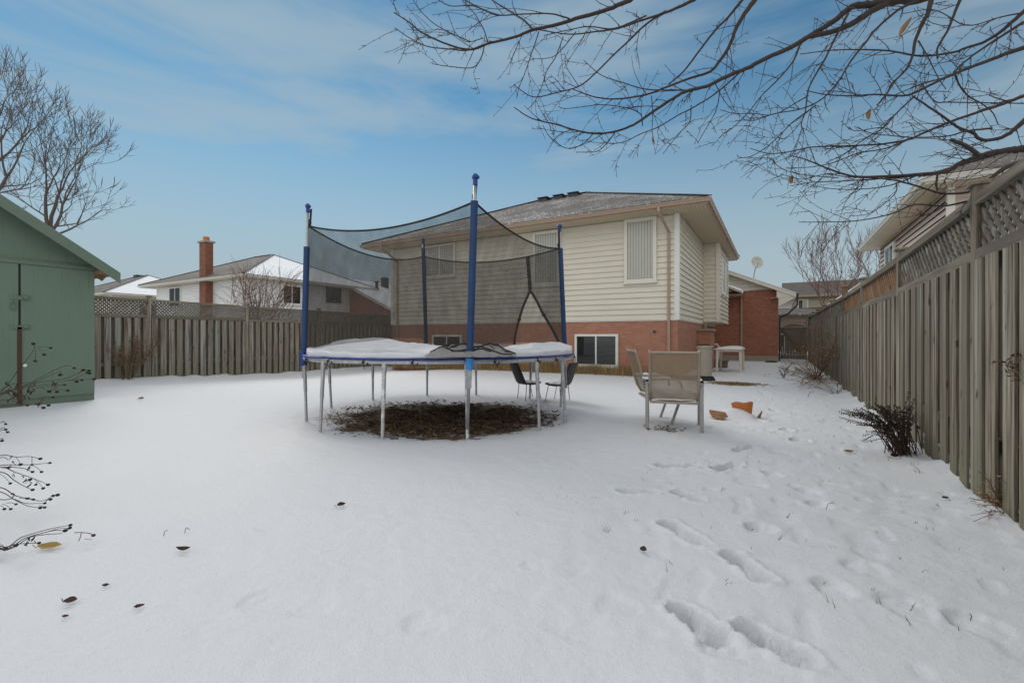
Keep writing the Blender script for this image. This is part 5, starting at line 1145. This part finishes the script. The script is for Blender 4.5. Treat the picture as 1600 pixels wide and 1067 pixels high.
# the near tree whose branches hang in from the upper right: limbs run from a trunk standing beyond the fence
NB = [  # (pixel path, depth at start, depth at end, thickness px start, end)
 ([(985,0),(950,15),(900,30),(862,41),(833,47),(805,58),(765,68),(735,78),(700,70),(660,52),(640,36),(615,20)], 4.3, 3.9, 8, 1.6),
 ([(757,70),(730,79),(700,77),(668,73),(640,60),(617,44)], 4.0, 3.9, 3.2, 1.4), ([(757,70),(752,90),(738,106),(700,104),(675,100)], 4.0, 3.9, 2.4, 1.2),
 ([(735,66),(700,50),(675,35),(655,15),(645,0)], 4.0, 3.9, 2, 1.2), ([(833,47),(820,33),(800,20),(775,5),(768,0)], 4.1, 4.3, 3, 2), ([(762,66),(755,45),(740,20),(722,0)], 4.0, 4.2, 2.2, 1.4),
 ([(808,23),(780,24),(750,13),(725,0)], 4.1, 4.3, 2.4, 2), ([(890,30),(860,22),(808,23),(775,24),(740,10),(705,10),(684,0)], 4.2, 4.0, 3, 1.3), ([(755,60),(730,66),(712,52),(699,20)], 4.0, 3.9, 1.8, 1),
 ([(1085,0),(1060,12),(1035,22),(1000,33),(965,45),(930,50),(890,54),(840,47)], 4.6, 4.2, 6, 1.6), ([(1040,18),(1010,38),(985,62),(960,85),(930,115),(905,135),(870,145),(835,152),(812,140),(803,132)], 4.6, 4.2, 4, 1.3),
 ([(1010,25),(960,45),(920,42),(885,48),(850,56)], 4.5, 4.3, 3, 1.3), ([(842,50),(832,80),(820,115),(812,135),(807,154)], 4.2, 4.1, 2, 1.1), ([(880,58),(868,90),(855,110),(845,140),(835,160),(824,172)], 4.3, 4.2, 2, 1.1), ([(900,50),(880,75),(862,90),(828,93)], 4.3, 4.2, 1.8, 1.1),
 ([(1180,0),(1165,20),(1150,45),(1140,72),(1125,95),(1110,112),(1080,122),(1045,135),(1010,148),(965,155),(930,152),(895,140)], 4.6, 4.2, 9, 1.5), ([(1160,0),(1140,25),(1120,45),(1100,70),(1080,97),(1065,115),(1045,132)], 4.5, 4.4, 5, 2.5), ([(905,136),(885,105),(883,88)], 4.2, 4.2, 1.4, 1), 
 ([(1410,0),(1380,5),(1355,8),(1330,12),(1310,28),(1290,42),(1265,56)], 4.4, 4.4, 15, 8), ([(1385,5),(1355,22),(1330,38),(1300,50),(1265,58),(1235,75),(1200,90),(1165,108),(1130,122),(1105,135),(1075,142),(1050,155),(1020,175),(990,195),(960,206),(930,209),(900,204),(870,195),(830,185),(803,168)], 4.4, 3.9, 12, 1.5),
 ([(1130,122),(1090,140),(1060,141),(1010,140),(975,130),(940,118),(912,95)], 4.2, 4.1, 4, 1.2), ([(926,210),(915,222),(895,232),(875,228),(858,213),(848,196)], 4.0, 3.9, 2, 1.1), ([(962,206),(950,222),(935,236),(918,238),(900,238)], 4.0, 3.9, 2, 1.1), ([(1004,197),(1000,178),(975,168),(940,164),(920,166),(885,170),(872,167)], 4.1, 4.0, 2, 1.1),
 ([(1160,110),(1120,145),(1080,170),(1060,180),(1030,198),(1000,210),(975,222),(950,224),(935,212)], 4.2, 4.0, 3, 1.1), ([(1080,165),(1078,190),(1065,205),(1048,225),(1036,241)], 4.1, 4.0, 2, 1.1), ([(1125,140),(1120,170),(1110,190),(1095,215),(1090,224)], 4.1, 4.0, 2, 1.1), ([(1118,132),(1130,155),(1145,174)], 4.2, 4.2, 1.8, 1), ([(1018,150),(1020,180),(1019,205),(1023,226)], 4.1, 4.0, 1.8, 1),
 ([(1455,0),(1450,20),(1440,40),(1430,65),(1425,90),(1415,110),(1395,130),(1385,147),(1370,165)], 4.1, 3.9, 9, 1.6), ([(1500,0),(1490,25),(1480,50),(1465,75),(1465,92)], 4.0, 3.9, 6, 3), ([(1325,22),(1300,70),(1285,100),(1270,125),(1262,145),(1258,175),(1252,195),(1256,205)], 4.3, 4.1, 5, 1.3), ([(1263,150),(1245,160),(1220,175),(1200,180),(1180,178),(1150,178),(1125,172)], 4.2, 4.0, 2.2, 1.1),
 ([(1440,0),(1405,15),(1370,45),(1350,70),(1330,95),(1315,120),(1300,140),(1280,158),(1250,171),(1210,178),(1180,188),(1160,188)], 4.2, 4.0, 5, 1.3), ([(1250,70),(1240,95),(1220,120),(1205,135),(1190,150),(1170,175),(1145,200),(1130,210)], 4.2, 4.1, 4, 1.2), ([(1275,165),(1240,190),(1215,215),(1195,232),(1172,245),(1155,246),(1152,242)], 4.1, 4.0, 2.2, 1.1), ([(1252,190),(1240,205),(1225,217),(1213,213)], 4.1, 4.0, 1.6, 1),
 ([(1600,75),(1570,85),(1540,97),(1510,108),(1470,125),(1430,145),(1410,150),(1370,148),(1330,150),(1290,148),(1260,142)], 3.8, 3.9, 8, 1.6), ([(1600,18),(1570,45),(1540,65),(1510,75),(1490,82),(1440,88),(1390,80),(1340,78),(1300,79),(1250,85)], 3.8, 4.2, 7, 1.6), ([(1600,35),(1560,60),(1530,80),(1500,103),(1485,118),(1440,132),(1400,148)], 3.8, 4.0, 5, 1.6),
 ([(1600,20),(1560,28),(1510,40),(1460,16),(1410,22)], 3.8, 4.0, 3, 1.2), ([(1490,112),(1500,135),(1515,152),(1530,160),(1550,175),(1560,195)], 3.9, 3.9, 3.4, 1.4), ([(1440,130),(1460,158),(1490,160),(1600,162)], 3.9, 3.8, 2, 2), ([(1435,64),(1450,90),(1465,120),(1478,140)], 4.0, 3.9, 2.5, 1.3),
 ([(1600,150),(1560,165),(1500,185),(1450,205),(1420,218),(1380,225),(1330,228),(1270,230),(1230,238),(1200,240),(1172,232)], 3.7, 4.0, 6, 1.3), ([(1420,218),(1385,232),(1340,240),(1300,255),(1260,262),(1228,262)], 3.8, 3.9, 3, 1.1), ([(1410,215),(1380,200),(1340,205),(1325,200)], 3.8, 3.8, 1.8, 1.1), ([(1550,201),(1510,205),(1480,213),(1430,215),(1390,212),(1360,208),(1335,198)], 3.7, 3.8, 3.6, 1.2), ([(1430,150),(1400,178),(1380,200),(1350,218),(1320,240),(1290,255)], 3.9, 3.9, 3, 1.2),
 ([(1600,190),(1585,202),(1565,215),(1535,219),(1520,208),(1495,198),(1470,180),(1440,160),(1425,150)], 3.7, 3.8, 9, 2.5), ([(1600,233),(1575,235),(1545,240),(1530,245),(1500,255),(1480,268),(1440,272),(1380,276),(1330,275),(1290,262),(1260,250),(1235,243)], 3.6, 3.8, 13, 1.4), ([(1530,244),(1515,232),(1500,224),(1485,219)], 3.6, 3.6, 8, 6),
 ([(1500,256),(1480,266),(1430,275),(1380,279),(1320,283),(1270,285),(1235,291)], 3.7, 3.8, 5, 1.2), ([(1440,272),(1390,290),(1340,296),(1300,295),(1280,292)], 3.7, 3.8, 2.4, 1.1), ([(1310,278),(1270,275),(1240,270),(1218,262),(1205,246)], 3.8, 3.8, 1.8, 1.1), ([(1350,276),(1345,295),(1330,303),(1326,310)], 3.8, 3.8, 2, 1.2), ([(1320,272),(1290,272),(1255,280),(1230,275),(1220,272)], 3.8, 3.8, 1.6, 1),
 ([(1600,252),(1570,263),(1540,285),(1522,293),(1510,301),(1470,302),(1430,290),(1385,280),(1330,277),(1290,272)], 3.5, 3.7, 9, 1.4), ([(1465,272),(1463,288),(1465,298)], 3.6, 3.6, 4, 3), ([(1400,285),(1400,300),(1380,320),(1355,335),(1328,337)], 3.7, 3.7, 1.8, 1.1), ([(1520,313),(1475,322),(1430,320),(1390,335),(1340,345),(1290,347),(1248,347)], 3.5, 3.7, 4, 1.2), ([(1480,318),(1462,330),(1440,338)], 3.6, 3.6, 2.4, 1.6)]
trunk_b = Vector((2.95, 5.2, 0)); nt = thing('bare_tree', 'near bare tree whose budded branches hang in from the upper right', 'tree', trunk_b)
def limb_r(px, Z): return px*.43/FOC*Z
tk = MB(); tk.tube([trunk_b-Vector((0,0,.3)), trunk_b+Vector((.05,.0,1.2)), trunk_b+Vector((-.05,.05,2.4)), trunk_b+Vector((.0,0,3.6)), trunk_b+Vector((.1,.1,5.2)), trunk_b+Vector((0,.3,7))], [.20,.16,.145,.12,.09,.04], 12); tk.build('trunk', M['bark'], nt, smooth=True)
cr = MB(); tw = MB(); bd = MB(); rng = random.Random(17)
def bud(p, d, s):
    d = Vector(d).normalized(); sd = d.orthogonal().normalized(); s2 = d.cross(sd); bd.add([p, p+d*s*.5+sd*s*.34, p+d*s*.5-sd*s*.17+s2*s*.3, p+d*s*.5-sd*s*.17-s2*s*.3, p+d*s*1.3], [(0,1,2),(0,2,3),(0,3,1),(4,2,1),(4,3,2),(4,1,3)])
def spur(C, r0, dens):
    acc = rng.random()*.1
    for i in range(len(C)-1):
        seg = C[i+1]-C[i]; L = seg.length; acc += L
        while acc > dens:
            acc -= dens*rng.uniform(.6, 1.4); p = C[i].lerp(C[i+1], rng.random()); tg = seg.normalized(); sd = tg.orthogonal().normalized(); a = rng.random()*6.283; o = (sd*math.cos(a)+tg.cross(sd)*math.sin(a)+tg*.5).normalized()
            if rng.random() < .28:
                l = rng.uniform(.015, .04); e = p+o*l; tw.tube([p, e], [.0022, .0018], 4, cap=False); bud(e, o, .009)
            else: bud(p+o*r0*.6, o, .0085)
def twig(p, d, L, r, lev):
    n = max(4, int(L/.06)); pts = [p]; dd = Vector(d).normalized(); q = Vector(p); cv = Vector((rng.gauss(0,.05), rng.gauss(0,.05), rng.gauss(-.02,.07)))
    for i in range(n):
        dd = (dd+cv+Vector((rng.gauss(0,.09), rng.gauss(0,.09), rng.gauss(0,.09)))).normalized(); q = q+dd*L/n; pts.append(q.copy())
    tw.tube(pts, [max(.0017, r*(1-.6*i/n)) for i in range(n+1)], 5, cap=False); spur(pts, r, .05); bud(q, dd, .010)
    if lev > 0:
        for k in range(rng.randint(1, 3)):
            i = rng.randint(1, n-1); sd = dd.orthogonal().normalized(); a = rng.random()*6.283; twig(pts[i], (pts[i+1]-pts[i]).normalized()+(sd*math.cos(a)+dd.cross(sd)*math.sin(a))*.7, L*rng.uniform(.35, .6), r*.7, lev-1)
for pts, z0, z1, t0, t1 in NB:
    m = len(pts); P = [at(x, y, z0+(z1-z0)*i/(m-1)) for i, (x, y) in enumerate(pts)]
    rad = [limb_r(t0+(t1-t0)*(i/(m-1))**.7, z0) for i in range(m)]
    off = pts[0][1] <= 0 or pts[0][0] >= 1600
    if off:   # carry the limb on out of the frame, back to the trunk
        d0 = (P[0]-P[1]).normalized(); hub = trunk_b+Vector((0, .0, min(5.8, max(2.2, P[0].z+.1))))
        P = [hub, hub.lerp(P[0], .55)+d0*.5, P[0]+d0*.30] + P; rad = [rad[0]*1.8+.008, rad[0]*1.3, rad[0]*1.1] + rad
    C = catmull(P, 5); rr_ = np.interp(np.linspace(0, len(P)-1, len(C)), np.arange(len(P)), rad)
    wob = [C[i]+(Vector((rng.gauss(0,1), rng.gauss(0,1), rng.gauss(0,1)))*min(.003, rr_[i]*.09) if 0 < i < len(C)-1 else Vector((0,0,0))) for i in range(len(C))]
    cr.tube(wob, rr_, 8 if t0 > 6 else 6)
    k0 = 15 if off else 0
    spur(wob[k0:], .004, .055 if t0 < 5 else .09)
    # short side twigs
    L = sum((wob[i+1]-wob[i]).length for i in range(k0, len(wob)-1)); n = int(L/.15*(1.3 if pts[0][0] > 1250 else .9))
    for k in range(n):
        i = rng.randint(k0+1, len(wob)-2); tg = (wob[i+1]-wob[i]).normalized(); sd = tg.orthogonal().normalized(); a = rng.random()*6.283; o = sd*math.cos(a)+tg.cross(sd)*math.sin(a)
        twig(wob[i], tg*.8+o*.75, rng.uniform(.12, .48), min(.0036, rr_[i]*.6), 1 if rng.random() < .45 else 0)
cro = cr.build('limb', M['bark'], nt, smooth=True); tw.build('twig', M['twig'], nt, smooth=True); bd.build('bud', M['twig'], nt)
for (x0, y0, x1, y1, w, Z) in ((1425,27,1406,56,9,3.9), (1361,170,1358,187,8,3.9), (1239,275,1237,287,8,3.8), (1020,213,1021,224,3,4.0)):
    a, b = at(x0, y0, Z), at(x1, y1, Z); ww = w/FOC*Z*.5; sd = Vector((CA, SA, 0)); mb = MB()
    mb.grid(4, 8, lambda u, v: a.lerp(b, v)+sd*((u-.5)*2*ww*math.sin(math.pi*min(1, v*.9+.08))**.7)+Vector((-SA, CA, 0))*(.6*ww*(2*u-1)**2+.4*ww*math.sin(v*4)))
    mb.tube([a+Vector((.002,0,.02)), a, b], .0012, 4); mb.build('leaf', M['leafb'], nt, smooth=True)

# ------------------------------------------------------------------ sky, light, camera
CLOUD, SKY_FILL = (3.55, 4.35, 4.75, 1), (8.9, 8.9, 8.75, 1)
SUN_E, SUN_AZ = R(36), R(153)      # direction TOWARDS the sun, azimuth from +x counter-clockwise
w = bpy.data.worlds.new('World'); scene.world = w; w.use_nodes = True; nt_ = w.node_tree; bg = nt_.nodes['Background']
sky = nt_.nodes.new('ShaderNodeTexSky'); sky.sky_type = 'NISHITA'; sky.sun_disc = False; sky.sun_elevation = SUN_E; sky.sun_rotation = math.pi/2-SUN_AZ; sky.air_density = 1.0; sky.dust_density = .05; sky.ozone_density = 1.4; sky.altitude = 200
def wn(ty, **kw):
    n = nt_.nodes.new(ty)
    for k, v in kw.items(): setattr(n, k, v)
    return n
tcn = wn('ShaderNodeTexCoord'); mp = wn('ShaderNodeMapping'); nt_.links.new(tcn.outputs['Generated'], mp.inputs[0]); mp.inputs['Scale'].default_value = (1.1, 1.9, 7.0); mp.inputs['Rotation'].default_value = (.22, -.1, .5)
nz = wn('ShaderNodeTexNoise'); nz.inputs['Scale'].default_value = 1.15; nz.inputs['Detail'].default_value = 6; nz.inputs['Roughness'].default_value = .56; nz.inputs['Distortion'].default_value = .35; nt_.links.new(mp.outputs[0], nz.inputs['Vector'])
mr = wn('ShaderNodeMapRange', interpolation_type='SMOOTHSTEP'); nt_.links.new(nz.outputs['Fac'], mr.inputs[0]); mr.inputs[1].default_value = .36; mr.inputs[2].default_value = .68; mr.inputs[3].default_value = .0; mr.inputs[4].default_value = .66
gam = wn('ShaderNodeMix', data_type='RGBA', blend_type='MULTIPLY'); gam.inputs[0].default_value = 1; nt_.links.new(sky.outputs[0], gam.inputs[6]); gam.inputs[7].default_value = (.38, .77, .82, 1)
sz = wn('ShaderNodeSeparateXYZ'); nt_.links.new(tcn.outputs['Generated'], sz.inputs[0])
hz = wn('ShaderNodeMapRange', interpolation_type='SMOOTHSTEP'); nt_.links.new(sz.outputs[2], hz.inputs[0]); hz.inputs[1].default_value = .56; hz.inputs[2].default_value = .04; hz.inputs[4].default_value = 1.0
mxx = wn('ShaderNodeMath', operation='MAXIMUM'); nt_.links.new(mr.outputs[0], mxx.inputs[0]); nt_.links.new(hz.outputs[0], mxx.inputs[1])
mx = wn('ShaderNodeMix', data_type='RGBA'); nt_.links.new(mxx.outputs[0], mx.inputs[0]); nt_.links.new(gam.outputs[2], mx.inputs[6]); mx.inputs[7].default_value = CLOUD
# bright fill light added to the unseen sky, overhead and behind the camera
dt = wn('ShaderNodeVectorMath', operation='DOT_PRODUCT'); nt_.links.new(tcn.outputs['Generated'], dt.inputs[0]); dt.inputs[1].default_value = (-.42, .74, -.52)
m2 = wn('ShaderNodeMapRange', interpolation_type='SMOOTHSTEP'); nt_.links.new(dt.outputs['Value'], m2.inputs[0]); m2.inputs[1].default_value = .10; m2.inputs[2].default_value = -.45
m3 = wn('ShaderNodeMix', data_type='RGBA'); nt_.links.new(m2.outputs[0], m3.inputs[0]); nt_.links.new(mx.outputs[2], m3.inputs[6]); m3.inputs[7].default_value = SKY_FILL
nt_.links.new(m3.outputs[2], bg.inputs[0]); bg.inputs[1].default_value = .12
sl = bpy.data.lights.new('sun', 'SUN'); sl.energy = 1.6; sl.angle = R(28); sl.color = (1, .92, .82); so_ = bpy.data.objects.new('sun', sl); col.objects.link(so_)
sd = Vector((math.cos(SUN_E)*math.cos(SUN_AZ), math.cos(SUN_E)*math.sin(SUN_AZ), math.sin(SUN_E))); so_.rotation_euler = sd.to_track_quat('Z', 'Y').to_euler()
cam = bpy.data.cameras.new('camera'); cam.sensor_width = 36; cam.lens = FOC/1600*36; cam.shift_y = -(533.5-HY)/1600; cam.clip_start = .05; cam.clip_end = 2000
co = bpy.data.objects.new('camera', cam); col.objects.link(co); co.location = (0, 0, CAMH); co.rotation_euler = (R(90), 0, R(29.8)); scene.camera = co
scene.view_settings.view_transform = 'Standard'; scene.view_settings.look = 'None'; scene.view_settings.exposure = -.08; scene.view_settings.gamma = 1
scene.cycles.transparent_max_bounces = 24; scene.cycles.max_bounces = 8; scene.cycles.use_denoising = True
